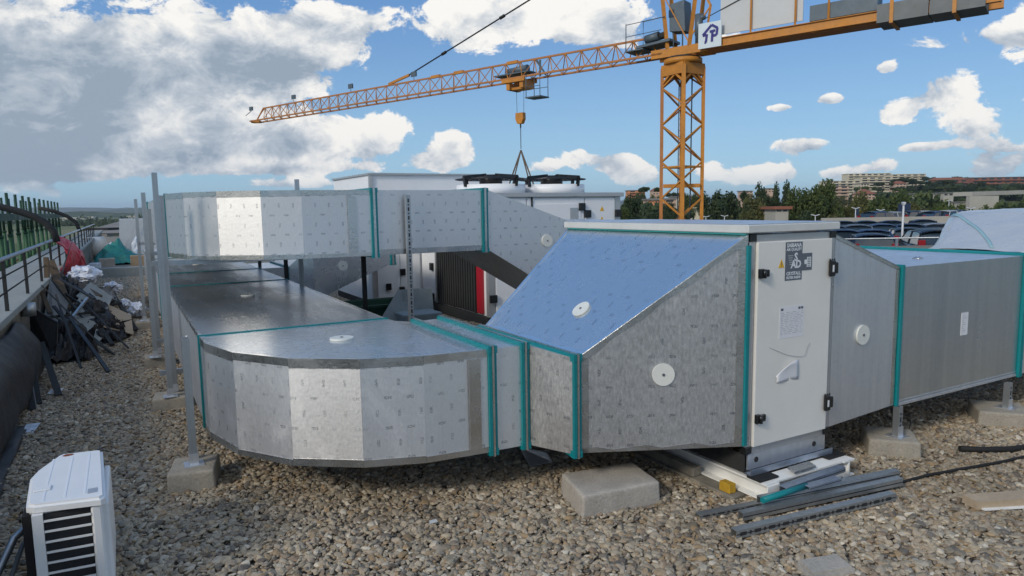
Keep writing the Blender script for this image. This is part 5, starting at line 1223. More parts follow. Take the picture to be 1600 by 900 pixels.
mb.bar(cp(rr-1.5, 0, 9.3), cp(rr-1.5, 0, 10.2), .12); mb.bar(cp(rr-1.9, 0, 9.3), cp(rr-1.2, 0, 10.3), .08)
part('service_basket', mb, 'crane_grey', cr)
for d in (-.28, .28): part('hoist_rope', MB().tube([cp(rr+d, 0, 8.65), cp(rr+d*.9, 0, 7.25)], .012, 5), 'cable', cr)
mb = MB(); pr = [(-.28, 7.32), (.28, 7.32), (.29, 6.95), (.16, 6.68), (-.16, 6.68), (-.29, 6.95)]
mb.hexa([cp(rr+x, -.14, z) for x, z in pr], [cp(rr+x, .14, z) for x, z in pr]); hk = part('hook_block', mb, 'crane', cr)
part('hook', MB().tube([cp(rr, 0, 6.68), cp(rr, 0, 6.45)], .05, 6), 'cable', hk)
part('chain', MB().tube([cp(rr, 0, 6.44)]+[cp(rr+.012*(-1)**k, .012*(-1)**k, 6.4-k*.12) for k in range(11)], .022, 5), 'cable', cr)
for d, v in ((-1.95, -.3), (-.95, .4), (1.0, -.4), (2.1, .3)): part('sling', MB().tube([cp(rr, 0, 5.12), cp(rr+d, v, 1.2)], .045, 6), 'sling', cr)
# counter-jib
for v in (-.6, .6):
    mb = MB(); mb.bar(cp(-1.2, v, 9.37), cp(-13.2, v, 9.37), .05, .36); mb.bar(cp(-1.2, v, 9.56), cp(-13.2, v, 9.56), .22, .03); mb.bar(cp(-1.2, v, 9.18), cp(-13.2, v, 9.18), .22, .03); part('counter_girder', mb, 'crane', cr)
for k in range(9): part('cross_member', MB().bar(cp(-2-k*1.3, -.57, 9.3), cp(-2-k*1.3, .57, 9.3), .10, .2), 'crane_red', cr)
part('walkway', MB().bar(cp(-1.3, 0, 9.15), cp(-9.3, 0, 9.15), .9, .04), 'crane_red', cr)
for k in range(2):
    r0_ = -8.95-k*1.9; part('counterweight', MB().bar(cp(r0_, 0, 9.42), cp(r0_-1.86, 0, 9.42), 1.55, .74), 'crane_ballast', cr)
for r in (-9.5, -11.7):
    mb = MB(); mb.bar(cp(r, -.80, 8.98), cp(r, -.80, 10.0), .14, .05, up=(V.x, V.y, 0)); mb.bar(cp(r, -.82, 9.0), cp(r, .82, 9.0), .14, .06); part('counterweight_strap', mb, 'crane', cr)
def vpanel(r0, r1, v, z0, z1, th=.05): 
    mb = MB(); mb.hexa([cp(r0, v, z0), cp(r1, v, z0), cp(r1, v+th, z0), cp(r0, v+th, z0)], [cp(r0, v, z1), cp(r1, v, z1), cp(r1, v+th, z1), cp(r0, v+th, z1)]); return mb
part('white_sheeting', vpanel(-2.1, -5.9, -.45, 9.75, 12.4), 'sheet_white', cr)
for r in (-3.6, -5.6, -7.0): part('rail_post', MB().bar(cp(r, -.55, 9.58), cp(r, -.55, 11.4), .07), 'crane', cr)
part('cable_drum_box', MB().bar(cp(-6.2, 0, 9.98), cp(-8.9, 0, 9.98), 1.0, .66), 'crane_grey', cr)
sg = part('company_sign', vpanel(-1.15, -2.30, -.80, 9.16, 10.34, .06), 'sign_white', cr)
# emblem: house shaped arrow outline with the letters T and P
def sgl(pts):      # closed strokes in sign units: x along the sign (0..1, towards the counter-jib), y up
    mb = MB()
    for (x0, y0), (x1, y1) in pts:
        a_, b_ = cp(-1.15-1.15*x0, -.812, 9.16+1.18*y0), cp(-1.15-1.15*x1, -.812, 9.16+1.18*y1); mb.bar(a_, b_, .02, .115) if abs((b_-a_).z) < .9*(b_-a_).length else mb.bar(a_, b_, .115, .02, up=(V.x, V.y, 0))
    return mb
part('emblem', sgl([((.20, .52), (.58, .88)), ((.20, .50), (.36, .53)), ((.38, .54), (.34, .22)), ((.58, .88), (.84, .72)), ((.83, .72), (.80, .46)), ((.80, .46), (.62, .44)), ((.62, .62), (.60, .22)), ((.50, .62), (.74, .64)), ((.34, .22), (.28, .22))]), 'sign_navy', sg)

# ================================================================== CAR PARK
mb = MB(); mb.box(10, 140, 26.2, 56, -1.5, -1.1); struct('car_park_deck', mb, 'asphalt', frame='xyz')
M['parking_lines'] = mat('parking_lines', (.6, .6, .58), .8)
mb = MB()
for k in range(18): mb.box(14+k*2.6, 14.1+k*2.6, 28, 33, -1.098, -1.094)
struct('parking_marking', mb, 'parking_lines', frame='xyz')
pk = thing('car_park_parapet', 'long pale concrete parapet of the upper parking deck', 'parapet', (40, 57, -.8), None, 'xyz')
pl, pr_ = at(1340, 350, 57), at(1540, 336, 57)
part('wall', MB().box(at(1285, 345, 57).x, 130, 57, 57.3, -1.6, at(1400, 339, 57).z), 'wall_pale', pk)
part('deck', MB().box(at(1285, 345, 57).x, 130, 57.31, 95, -1.0, -.62), 'asphalt', pk)
cr2 = thing('car_park_railing', 'thin grey railing at the near edge of the car park', 'railing', (20, 26, -.5), None, 'xyz')
zr = at(1410, 372, 26).z
part('handrail', MB().tube([(11.5, 26.0, zr), (40, 26.0, zr)], .03, 6), 'strut', cr2)
part('kerb_wall', MB().box(10, 60, 25.9, 26.19, -1.6, zr-.30), 'roof_grey', cr2)
for k in range(12): part('rail_post', MB().box(12+k*2.45, 12.08+k*2.45, 25.96, 26.04, zr-.75, zr-.03), 'strut', cr2)
# car: hull from side profiles, glasshouse, wheels, lamps
CARCOL = {}
def carpaint(i, c):
    nm = 'car_paint_%d' % i
    if nm not in M: M[nm] = mat(nm, c, .28, .1, .6)
    return nm
def make_car(kind):
    L_, W_, H_ = {'hatch': (3.9, 1.74, 1.50), 'saloon': (4.5, 1.80, 1.45), 'suv': (4.4, 1.84, 1.66), 'van': (4.6, 1.86, 1.85)}[kind]
    c = thing('parked_car', 'x', 'car', (0, 0, 0), None, 'xyz')
    def hull(prof, w0, w1, z0):
        mb = MB(); n = len(prof)
        Ls = [mb.bm.verts.new((-w*W_/2, y*L_, z*H_)) for y, z, w in prof]; Rs = [mb.bm.verts.new((w*W_/2, y*L_, z*H_)) for y, z, w in prof]
        for k in range(n):
            j = (k+1) % n; mb.bm.faces.new([Ls[k], Ls[j], Rs[j], Rs[k]])
        mb.bm.faces.new(Ls); mb.bm.faces.new(list(reversed(Rs)))
        return mb
    # y forward; z as share of height, w share of width
    body = hull([(-.5, .22, .94), (-.505, .45, .98), (-.49, .58, .97), (-.2, .63, .98), (.18, .63, .98), (.40, .57, .95), (.49, .46, .90), (.5, .22, .90), (.40, .14, .92), (-.42, .14, .94)], 0, 0, 0)
    bmesh.ops.bevel(body.bm, geom=list(body.bm.edges), offset=.05, segments=2, affect='EDGES')
    for f in body.bm.faces: f.smooth = True
    bo = part('body', body, 'steel_white', c)
    rear = {'hatch': -.47, 'saloon': -.36, 'suv': -.47, 'van': -.48}[kind]; rt2 = {'hatch': -.36, 'saloon': -.18, 'suv': -.40, 'van': -.45}[kind]
    cabn = hull([(rear, .58, .94), (rt2, .90, .79), (rt2+.06, .945, .76), (.06, .945, .76), (.12, .91, .78), (.28, .60, .94)], 0, 0, 0)
    bmesh.ops.bevel(cabn.bm, geom=list(cabn.bm.edges), offset=.04, segments=2, affect='EDGES')
    part('windows', cabn, 'glass', c) if False else None
    gl = part('glasshouse', cabn, 'glass', c)
    roof = MB()
    def rf(u, v):
        x = u*2-1; y = rt2-.02+(.135-rt2+.02)*v; e = abs(v*2-1)
        return (x*W_*.395*(1-.06*e**4), y*L_, H_*(.985-.045*e**3*(1.2 if v > .5 else .8)+.018)-.075*H_*abs(x)**2.6)
    roof.grid(rf, 10, 10)
    bmesh.ops.solidify(roof.bm, geom=list(roof.bm.faces), thickness=.04)
    ro = part('roof', roof, 'steel_white', c)
    mb = MB()
    for sx in (-1, 1):
        for (y0, z0, w0), (y1, z1, w1) in (((rear, .59, .93), (rt2, .93, .78)), ((-.10, .62, .95), (-.10, .94, .775)), ((.28, .61, .93), (.11, .93, .775))):
            mb.bar((sx*w0*W_/2, y0*L_, z0*H_), (sx*w1*W_/2, y1*L_, z1*H_), .035, .05)
    pi_ = part('pillar', mb, 'steel_white', c)
    for sx in (-1, 1):
        for y in (-.31, .31):
            w = part('wheel', MB().tube([(sx*(W_/2-.20), y*L_, .31), (sx*(W_/2+.005), y*L_, .31)], .31, 16), 'tyre', c); part('rim', MB().tube([(sx*(W_/2+.006), y*L_, .31), (sx*(W_/2+.014), y*L_, .31)], .19, 12), 'strut', w)
        part('tail_light', MB().box(min(sx*W_*.33, sx*W_*.462), max(sx*W_*.33, sx*W_*.462), -.495*L_, -.452*L_, .60*H_, .76*H_, .01), 'lamp_red', c)
        part('headlight', MB().box(min(sx*W_*.28, sx*W_*.44), max(sx*W_*.28, sx*W_*.44), .475*L_, .497*L_, .42*H_, .50*H_, .01), 'lamp_white', c)
        part('mirror', MB().box(min(sx*W_*.49, sx*W_*.56), max(sx*W_*.49, sx*W_*.56), .13*L_, .16*L_, .60*H_, .68*H_, .01), 'steel_white', c)
    part('number_plate', MB().box(-.26, .26, -.5135*L_, -.507*L_, .36*H_, .42*H_), 'plate', c)
    return c
protos = {}
paints = [(.012, .022, .06), (.02, .025, .035), (.015, .03, .09), (.55, .56, .57), (.20, .22, .25), (.35, .01, .015), (.66, .66, .64), (.05, .09, .20), (.01, .012, .014)]
pn = ['navy', 'charcoal', 'blue', 'silver', 'grey', 'red', 'white', 'steel blue', 'black']
cars = [ # x, y of the roof, distance, kind, colour, heading (0 = tail to the camera), label
 (1358, 366, 28.8, 'hatch', 0, -20, 'navy hatchback tail on behind the railing, roof next to the grey duct'), (1452, 363, 28.6, 'suv', 8, -18, 'black estate car beside the lamp post, tail to the railing'), (1530, 362, 28.9, 'hatch', 0, -20, 'navy hatchback half hidden by the plastic wrapped unit'),
 (1316, 359, 33.8, 'hatch', 2, -22, 'blue car peeping out above the filter box edge'), (1362, 353, 34.2, 'saloon', 7, -20, 'steel blue saloon behind the navy hatchback'), (1415, 352.5, 34.5, 'hatch', 1, -20, 'charcoal hatchback behind the lamp post'), (1462, 352, 34.6, 'saloon', 0, -20, 'navy saloon behind the black estate car'), (1506, 352, 35, 'saloon', 4, -20, 'grey saloon at the plastic slope'),
 (1300, 350.5, 40, 'hatch', 0, -22, 'small navy car farthest along the second row by the filter box'), (1338, 348.5, 41, 'hatch', 4, -22, 'grey hatchback in the third row'), (1376, 347.5, 41.5, 'hatch', 7, -22, 'steel blue hatchback in the third row'), (1420, 347, 42, 'saloon', 2, -22, 'blue saloon in the third row by the pole'), (1462, 346.5, 42, 'saloon', 3, -22, 'silver saloon in the third row'), (1500, 346, 42, 'hatch', 0, -22, 'navy hatchback closing the third row'),
 (1318, 345, 49, 'hatch', 1, -22, 'charcoal car in the last row below the parapet'), (1352, 344.5, 49, 'hatch', 0, -22, 'navy car in the last row below the parapet'), (1392, 344.2, 50, 'saloon', 2, -22, 'blue car in the last row near the pole'), (1440, 344, 50, 'hatch', 0, -22, 'second navy car in the last row past the pole'),
 (1378, 329.5, 60, 'hatch', 7, -70, 'steel blue car at the start of the upper deck'), (1398, 328.5, 60.5, 'saloon', 3, -72, 'silver car on the upper deck before the dark sign'), (1428, 329, 61, 'hatch', 0, -66, 'navy car on the upper deck past the dark sign'), (1446, 327.5, 63, 'saloon', 6, -70, 'white saloon on the upper deck, side on'), (1463, 328, 60.2, 'saloon', 7, -72, 'steel blue saloon on the upper deck'), (1486, 327.5, 60.4, 'hatch', 6, -60, 'white hatchback on the upper deck by the wrapped unit'), (1500, 327, 63, 'hatch', 1, -65, 'charcoal hatchback on the upper deck behind the white one'),
 (1535, 328, 62, 'saloon', 4, -70, 'grey car roof just above the plastic film'), (1556, 328.5, 62, 'saloon', 5, -70, 'red car roof just above the plastic film'),
]
HT = {'hatch': 1.50, 'saloon': 1.45, 'suv': 1.66, 'van': 1.85}
for i, (x, y, Y, kd, ci, hd, lb) in enumerate(cars):
    p = at(x, y, Y); base = -1.098 if Y < 55 else -.618
    if kd not in protos: c = make_car(kd); protos[kd] = c
    else: c = dup(protos[kd])
    c.location = (p.x, Y, base); c.rotation_euler.z = R(hd)
    c['label'] = lb; c['group'] = 'cars in the car park' if Y < 55 else 'cars on the upper parking deck'
    nm = carpaint(ci, paints[ci])
    for ch in c.children:
        if ch.name.split('.')[0] in ('body', 'roof', 'pillar', 'mirror'):
            ch.material_slots[0].link = 'OBJECT'; ch.material_slots[0].material = M[nm]
def lamp_post(x, ytop, Y, base, label, head='double'):
    p = at(x, ytop, Y); h = p.z
    o = thing('street_lamp', label, 'lamp', (p.x, Y, base), 'car park lamps', 'xyz')
    part('pole', MB().tube([(p.x, Y, base), (p.x, Y, h)], [.06, .04], 8), 'lamp_white', o)
    mb = MB(); w = .42 if Y > 50 else .05
    mb.bar((p.x-w, Y, h+.12), (p.x, Y, h), .16, .08); mb.bar((p.x+w, Y, h+.12), (p.x, Y, h), .14, .06); part('lamp_head', mb, 'lamp_white', o)
for x, y, Y, lb in ((1412, 320, 32, 'pale lamp post rising in front of the dark sign'), (1103, 339, 80, 'white lamp with two heads beside the crane mast'), (1132, 338, 85, 'short white lamp between mast and filter box'), (1274, 337, 70, 'white lamp standing behind the filter box roof'), (1337, 326, 75, 'thin lamp past the last parked rows'), (1376, 329, 75, 'white lamp head above the blue cars'), (1431, 332, 66, 'lamp behind the steel blue saloon'), (1517, 326, 70, 'slim lamp above the plastic film'), (1483, 314, 110, 'tall white lamp before the beige wall'), (1192, 326, 120, 'thin pole before the dark trees')):
    lamp_post(x, y, Y, -1.098 if Y < 55 else -2.5, lb)
p0, p1 = at(1404, 318, 66), at(1422, 338, 66)
sb = thing('sign_board', 'dark blue sign board above the upper parking deck', 'sign', ((p0.x+p1.x)/2, 66, -.12), None, 'xyz')
part('board', MB().box(p0.x, p1.x, 66, 66.1, p1.z, p0.z), 'signboard', sb); part('pole', MB().box(p0.x+.3, p0.x+.4, 66.11, 66.2, -.12, p0.z-.1), 'strut', sb); part('pole', MB().box(p1.x-.4, p1.x-.3, 66.11, 66.2, -.12, p0.z-.1), 'strut', sb)
p0, p1 = at(1336, 326, 90), at(1342, 336, 90)
sb = thing('sign_board', 'small blue road sign on a post beyond the car rows', 'sign', (p0.x, 90, -3), None, 'xyz'); part('board', MB().box(p0.x, p1.x, 90, 90.1, p1.z, p0.z), 'signboard', sb); part('pole', MB().box((p0.x+p1.x)/2-.06, (p0.x+p1.x)/2+.06, 90.11, 90.2, -9, p1.z), 'strut', sb)

# ================================================================== TREES
def crown_mesh(kind, seed):
    rnd = random.Random(seed); bm = bmesh.new()
    def leaf(c, r):
        n = Vector((rnd.gauss(0, 1), rnd.gauss(0, 1), rnd.gauss(.5, 1))).normalized(); u = n.orthogonal().normalized(); w = n.cross(u); a = rnd.uniform(0, 6.3)
        u, w = u*math.cos(a)+w*math.sin(a), w*math.cos(a)-u*math.sin(a)
        bm.faces.new([bm.verts.new(c+u*r), bm.verts.new(c+w*r*.7), bm.verts.new(c-u*r), bm.verts.new(c-w*r*.7)])
    lobes = []
    if kind == 'round':
        for k in range(13):
            a = rnd.uniform(0, 6.3); rr_ = rnd.uniform(.1, .62); z = rnd.uniform(.18, .85); lobes.append((Vector((math.cos(a)*rr_*(1-abs(z-.45)), math.sin(a)*rr_*(1-abs(z-.45)), z)), rnd.uniform(.15, .27)))
        lobes.append((Vector((0, 0, .5)), .36))
    elif kind == 'column':
        for k in range(12): z = k/12*.95+.04; lobes.append((Vector((rnd.uniform(-.08, .08), rnd.uniform(-.08, .08), z)), .30*(1-z*.75)+.04))
    else:   # umbrella pine
        for k in range(11): a = rnd.uniform(0, 6.3); rr_ = rnd.uniform(.05, .75); lobes.append((Vector((math.cos(a)*rr_, math.sin(a)*rr_, .78+.1*(1-rr_))), rnd.uniform(.14, .24)))
    for c, r in lobes:
        n = int(330*(r/.25)**2)
        for k in range(n):
            d = Vector((rnd.gauss(0, 1), rnd.gauss(0, 1), rnd.gauss(0, 1))).normalized()*r*rnd.uniform(.72, 1.1)
            if kind == 'umbrella': d.z *= .55
            leaf(c+d, rnd.uniform(.020, .042) if kind != 'column' else rnd.uniform(.018, .035))
        # inner shade mass made of larger leaves
        for k in range(n//5):
            d = Vector((rnd.gauss(0, 1), rnd.gauss(0, 1), rnd.gauss(0, 1))).normalized()*r*rnd.uniform(.2, .7)
            if kind == 'umbrella': d.z *= .5
            leaf(c+d, rnd.uniform(.05, .08))
    me = bpy.data.meshes.new('crown'); bm.to_mesh(me); bm.free(); me.materials.append(LEAF[0]); return me
def trunk_mesh(kind):
    mb = MB(); top = {'round': .62, 'column': .5, 'umbrella': .80}[kind]
    mb.tube([(0, 0, -.6), (0, 0, .0), (.015, .01, top*.6), (0, .0, top)], [.05, .035, .026, .012], 7)
    if kind != 'column':
        for k in range(6):
            a = k*1.05; z = top*(.45+.09*k); mb.tube([(0, 0, z), (math.cos(a)*.16, math.sin(a)*.16, z+.10), (math.cos(a)*.30, math.sin(a)*.30, z+.16)], [.018, .012, .005], 5)
    return mb.mesh('trunk', 'bark')
CROWN = {k: [crown_mesh(k, s) for s in ((11, 12, 13) if k == 'round' else (21, 22))] for k in ('round', 'column', 'umbrella')}
TRUNK = {k: trunk_mesh(k) for k in CROWN}
rt = random.Random(4)
def tree(x, yt, Y, wpx, kind, leaf, label, group, zb=None, name='tree'):
    top = at(x, yt, Y); w = wpx/F*Y*1.45; base = zb if zb is not None else max(-9, hillz(top.x, Y))
    o = bpy.data.objects.new(name, None); link(o); o.location = (top.x, Y, base); o.rotation_euler.z = rt.uniform(0, 6.3); tagit(o, label, 'tree', group); ORIG[o.name] = (0, 0, 0)
    h = max(top.z-base, 2.0)
    me = rt.choice(CROWN[kind])
    # the crown fills the upper part of the tree
    ch = min(h*.92, {'round': w*1.05, 'column': h*.95, 'umbrella': w*.8}[kind])
    c = bpy.data.objects.new('crown', me); link(c, o); c.location = (0, 0, h-ch*{'round': 1.02, 'column': 1.0, 'umbrella': 1.0}[kind]); c.scale = (w*.62 if kind != 'column' else w*1.5, w*.62 if kind != 'column' else w*1.5, ch)
    c.material_slots[0].link = 'OBJECT'; c.material_slots[0].material = LEAF[leaf]
    t = bpy.data.objects.new('trunk', TRUNK[kind]); link(t, o); t.scale = (w*.5, w*.5, h)
GT, GH = 'trees beyond the car park', 'trees on the hillside'
for a in [
 (985, 303, 95, 44, 'round', 1, 'dark bushy tree just past the white unit corner'), (1012, 291, 150, 26, 'umbrella', 1, 'small umbrella pine seen left of the mast'), (972, 322, 90, 30, 'round', 0, 'low green tree at the white unit corner'), (1040, 318, 120, 30, 'round', 1, 'dark tree showing through the mast base'), (1075, 300, 170, 26, 'round', 0, 'green tree behind the mast'), (1050, 330, 105, 26, 'round', 1, 'dark shrub low behind the mast'),
 (1115, 296, 105, 46, 'round', 1, 'dark tree right beside the mast'), (1140, 292, 110, 56, 'round', 1, 'broad dark tree past the mast'), (1175, 303, 112, 56, 'round', 2, 'olive green tree between broad dark tree and cypresses'), (1163, 296, 150, 14, 'round', 1, 'thin conifer peeking over the olive tree'),
 (1189, 289, 140, 20, 'column', 1, 'dark cypress first of the group'), (1200, 300, 138, 22, 'round', 1, 'dark rounded tree between the cypresses'), (1214, 290, 140, 15, 'column', 1, 'tall slim cypress in the middle'), (1228, 287, 140, 18, 'column', 1, 'tallest cypress of the group'), (1205, 322, 100, 50, 'round', 2, 'olive bush under the cypresses'), (1238, 316, 105, 40, 'round', 0, 'green bush under the tallest cypress'),
 (1262, 288, 98, 48, 'round', 0, 'tall leafy tree with thin top, mast side of the pair'), (1285, 284, 100, 52, 'round', 0, 'tall leafy tree with thin top, car side of the pair'), (1318, 312, 105, 50, 'round', 2, 'olive tree above the filter box corner'), (1340, 303, 115, 48, 'round', 2, 'yellowish olive tree before the orange houses'), (1372, 298, 120, 60, 'round', 0, 'broad green tree before the cream flats'), (1405, 300, 122, 58, 'round', 0, 'broad green tree before the hill pines'), (1428, 310, 118, 40, 'round', 2, 'olive tree beside the dark sign'),
 (1462, 318, 105, 36, 'round', 3, 'yellow green tree before the beige wall'), (1490, 317, 108, 40, 'round', 3, 'second yellow green tree by the lamp'), (1512, 324, 104, 34, 'round', 3, 'small yellow green tree above the plastic film'), (1566, 315, 110, 44, 'round', 0, 'green tree under the concrete flyover'), (1596, 308, 108, 50, 'round', 1, 'dark tree at the edge past the flyover'), (1632, 305, 108, 60, 'round', 0, 'green tree past the flyover end'), (1300, 328, 95, 40, 'round', 2, 'olive hedge tree low behind the filter box'), (1150, 330, 96, 60, 'round', 2, 'low olive thicket behind the filter box roof'), (1100, 336, 92, 40, 'round', 1, 'low dark thicket beside the mast foot'), (1255, 332, 94, 44, 'round', 1, 'low dark thicket under the leafy pair'),
]: tree(*a, GT)
random.seed(9); seen = {}
hl = ['by the cream flats', 'below the cream flats', 'between the orange houses', 'beside the brown flats', 'below the brown flats', 'on the crest', 'above the beige wall', 'behind the flyover']
hill_trees = [(1380, 284, 480, 26, 'umbrella', 1), (1395, 292, 430, 30, 'umbrella', 1), (1352, 290, 430, 22, 'umbrella', 0), (1412, 278, 520, 34, 'umbrella', 1), (1432, 282, 510, 30, 'umbrella', 1), (1448, 276, 560, 20, 'umbrella', 1), (1462, 284, 500, 26, 'round', 1), (1478, 281, 520, 30, 'umbrella', 1), (1496, 276, 560, 36, 'umbrella', 1), (1508, 288, 470, 30, 'round', 1), (1525, 284, 490, 28, 'round', 1), (1540, 290, 460, 30, 'round', 0), (1560, 292, 450, 34, 'round', 1), (1580, 290, 460, 26, 'round', 0), (1600, 286, 470, 30, 'round', 1), (1440, 296, 420, 30, 'round', 1), (1422, 300, 400, 30, 'round', 0), (1465, 300, 400, 36, 'round', 1), (1490, 302, 390, 30, 'round', 1), (1370, 302, 400, 30, 'round', 0), (1340, 300, 400, 26, 'round', 1), (1312, 305, 390, 28, 'round', 2), (1420, 290, 450, 26, 'round', 1), (1476, 291, 440, 24, 'umbrella', 0), (1452, 289, 450, 26, 'round', 1), (1530, 301, 400, 28, 'round', 0), (1550, 303, 390, 28, 'round', 1), (1515, 308, 370, 26, 'round', 0), (1000, 300, 380, 20, 'round', 0), (1025, 303, 380, 24, 'round', 0), (1085, 307, 370, 22, 'round', 0), (1055, 300, 400, 22, 'umbrella', 1)]
adj = ['dark', 'small', 'broad', 'dense', 'rounded', 'low', 'tall', 'shaded']
for i, a in enumerate(hill_trees):
    where = ('under the cream flats' if a[0] < 1440 and a[1] > 285 else 'beside the cream flats' if a[0] < 1455 else 'below the brown flats' if a[0] > 1510 else 'between cream and brown flats') if a[0] > 1200 else 'near the peach houses behind the mast'
    kd = '%s %s on the far slope %s' % ('dark' if a[5] == 1 else 'green', 'umbrella pine' if a[4] == 'umbrella' else 'tree', where)
    seen[kd] = seen.get(kd, 0)+1; extra = ['', ', lower down', ', higher up', ', at the thicket edge', ', in the thicket middle'][seen[kd]-1]
    tree(*a, kd+extra, GH)

# ================================================================== FAR BUILDINGS
def building(x0, x1, yt, yb, Y, depth, wallm, floors, label, roofm='roof_grey', balc=True, win=True, skew=0.0, bays=None, pitched=False, roof_over=.4, name='apartment_building', cat='building'):
    a, b = at(x0, (yt+yb)/2, Y), at(x1, (yt+yb)/2, Y); zt_b = at((x0+x1)/2, yt, Y).z; zb = min(at((x0+x1)/2, yb, Y).z, hillz((a.x+b.x)/2, Y)-1)
    o = thing(name, label, cat, ((a.x+b.x)/2, Y, zb), None, 'xyz')
    part('wall', MB().box(a.x, b.x, Y, Y+depth, zb, zt_b), wallm, o)
    if pitched:
        mb = MB(); mb.hexa([(a.x-roof_over, Y-roof_over, zt_b+.01), (b.x+roof_over, Y-roof_over, zt_b+.01), (b.x+roof_over, Y+depth, zt_b+.01), (a.x-roof_over, Y+depth, zt_b+.01)], [(a.x+2, Y+depth*.45, zt_b+1.9), (b.x-2, Y+depth*.45, zt_b+1.9), (b.x-2, Y+depth*.55, zt_b+1.9), (a.x+2, Y+depth*.55, zt_b+1.9)]); part('roof', mb, roofm, o)
    else: part('roof', MB().box(a.x-roof_over, b.x+roof_over, Y-roof_over, Y+depth+roof_over, zt_b+.005, zt_b+.4), roofm, o)
    H_ = (at((x0+x1)/2, yt, Y).z-at((x0+x1)/2, yb, Y).z); fh = H_/floors; n = bays or max(2, int((b.x-a.x)/5.5)); bw = (b.x-a.x)/n
    for f in range(floors):
        z = zt_b-(f+1)*fh
        if balc: part('balcony', MB().box(a.x+.3, b.x-.3, Y-1.3, Y-.002, z+.1, z+fh*.40), wallm, o)
        if win:
            for k in range(n):
                w = part('window', MB().box(a.x+(k+.2)*bw, a.x+(k+.8)*bw, Y-.03, Y-.001, z+fh*.42, z+fh*.88), 'window_dark', o)
    return o
building(1290, 1345, 283, 300, 560, 12, 'wall_cream', 4, 'lower stepped wing of the cream flats on the hill', roofm='wall_cream')
building(1345, 1393, 277, 296, 575, 12, 'wall_cream', 5, 'middle wing of the long cream flats on the hill', roofm='wall_cream')
building(1393, 1446, 272.5, 290, 600, 12, 'wall_cream', 5, 'upper wing of the long cream flats on the hill crest', roofm='wall_cream')
building(1325, 1392, 271.5, 279, 640, 12, 'wall_cream', 2, 'rear block rising behind the cream flats', roofm='wall_cream')
building(1288, 1297, 291, 306, 420, 9, 'wall_orange', 3, 'bright orange house end beside the leafy trees', balc=False, bays=2)
building(1298, 1326, 291, 306, 425, 10, 'wall_peach', 3, 'peach house row beside the bright orange end')
building(1345, 1358, 287, 300, 430, 9, 'wall_cream', 3, 'small cream house under the flats', balc=False, bays=3)
building(1519, 1640, 277, 298, 540, 13, 'wall_brown', 4, 'long red brown block of flats on the hill')
building(1462, 1512, 281, 292, 530, 10, 'wall_brown', 2, 'red brown house with tiled roof beside the pines', 'roof_tile', True, True, pitched=True)
building(1400, 1416, 287, 294, 470, 8, 'wall_peach', 2, 'small tiled house among the pines', 'roof_tile', False, True, pitched=True, bays=3)
building(1438, 1460, 303, 309, 330, 9, 'wall_pale', 1, 'low white building over the yellow green trees', balc=False)
building(1474, 1490, 302, 308, 330, 9, 'wall_pale', 1, 'low white building with rounded roof near the flyover', balc=False)
building(1432, 1472, 315, 333, 262, 14, 'wall_pale', 2, 'beige hall wall behind the first yellow green tree', balc=False, win=True)
building(1503, 1560, 316, 334, 262, 14, 'wall_pale', 2, 'beige hall wall under the concrete flyover', balc=False, win=True)
building(1350, 1368, 303, 312, 260, 9, 'wall_peach', 2, 'small peach house between the green trees', 'roof_tile', False, True, pitched=True, bays=3)
building(982, 1008, 298, 309, 400, 10, 'wall_orange', 3, 'orange flats beyond the white unit corner')
building(1018, 1056, 312, 338, 190, 12, 'wall_peach', 4, 'peach white house row behind the mast')
building(1017, 1029, 313, 332, 185, 4, 'wall_orange', 3, 'bright orange gable of the house row by the mast', balc=False, win=False)
building(1060, 1100, 308, 326, 210, 12, 'wall_cream', 3, 'pale house showing through the mast')
building(1020, 1034, 298, 305, 420, 9, 'wall_peach', 2, 'peach house on the slope left of the mast', 'roof_tile', False, True, pitched=True, bays=3)
building(1212, 1232, 327, 333, 95, 5, 'wall_pale', 1, 'small white hut under the cypresses', 'roof_tile', False, True, bays=2)
building(1200, 1215, 295, 301, 380, 8, 'wall_peach', 2, 'peach house glimpsed between the cypresses', balc=False, bays=3)
building(1160, 1176, 299, 306, 380, 8, 'wall_peach', 2, 'peach house behind the olive tree', balc=False, bays=3)
# concrete flyover
fl = thing('flyover', 'concrete road bridge on blue grey piers below the hill', 'bridge', (0, 240, -9), None, 'xyz')
fa, fb_ = at(1513, 303, 240), at(1700, 297, 240)
part('deck', MB().hexa([(fa.x, 240, fa.z-1.0), (fb_.x, 255, fb_.z-1.0), (fb_.x, 262, fb_.z-1.0), (fa.x, 247, fa.z-1.0)], [(fa.x, 240, fa.z+.4), (fb_.x, 255, fb_.z+.4), (fb_.x, 262, fb_.z+.4), (fa.x, 247, fa.z+.4)]) and MB().bar((fa.x, 243, fa.z), (fb_.x, 258, fb_.z), 7, 1.4), 'wall_pale', fl)
for x in (1527, 1564, 1620):
    p = at(x, 305, 244); part('pier', MB().box(p.x-.9, p.x+.9, 243, 247, -9, p.z-1.6), 'zinc_blue' if False else 'crane_grey', fl)
mb = MB(); mb.box(at(1515, 320, 236).x, at(1560, 320, 236).x, 236, 238, -9, at(1540, 306, 236).z); part('abutment', mb, 'wall_pale', fl)
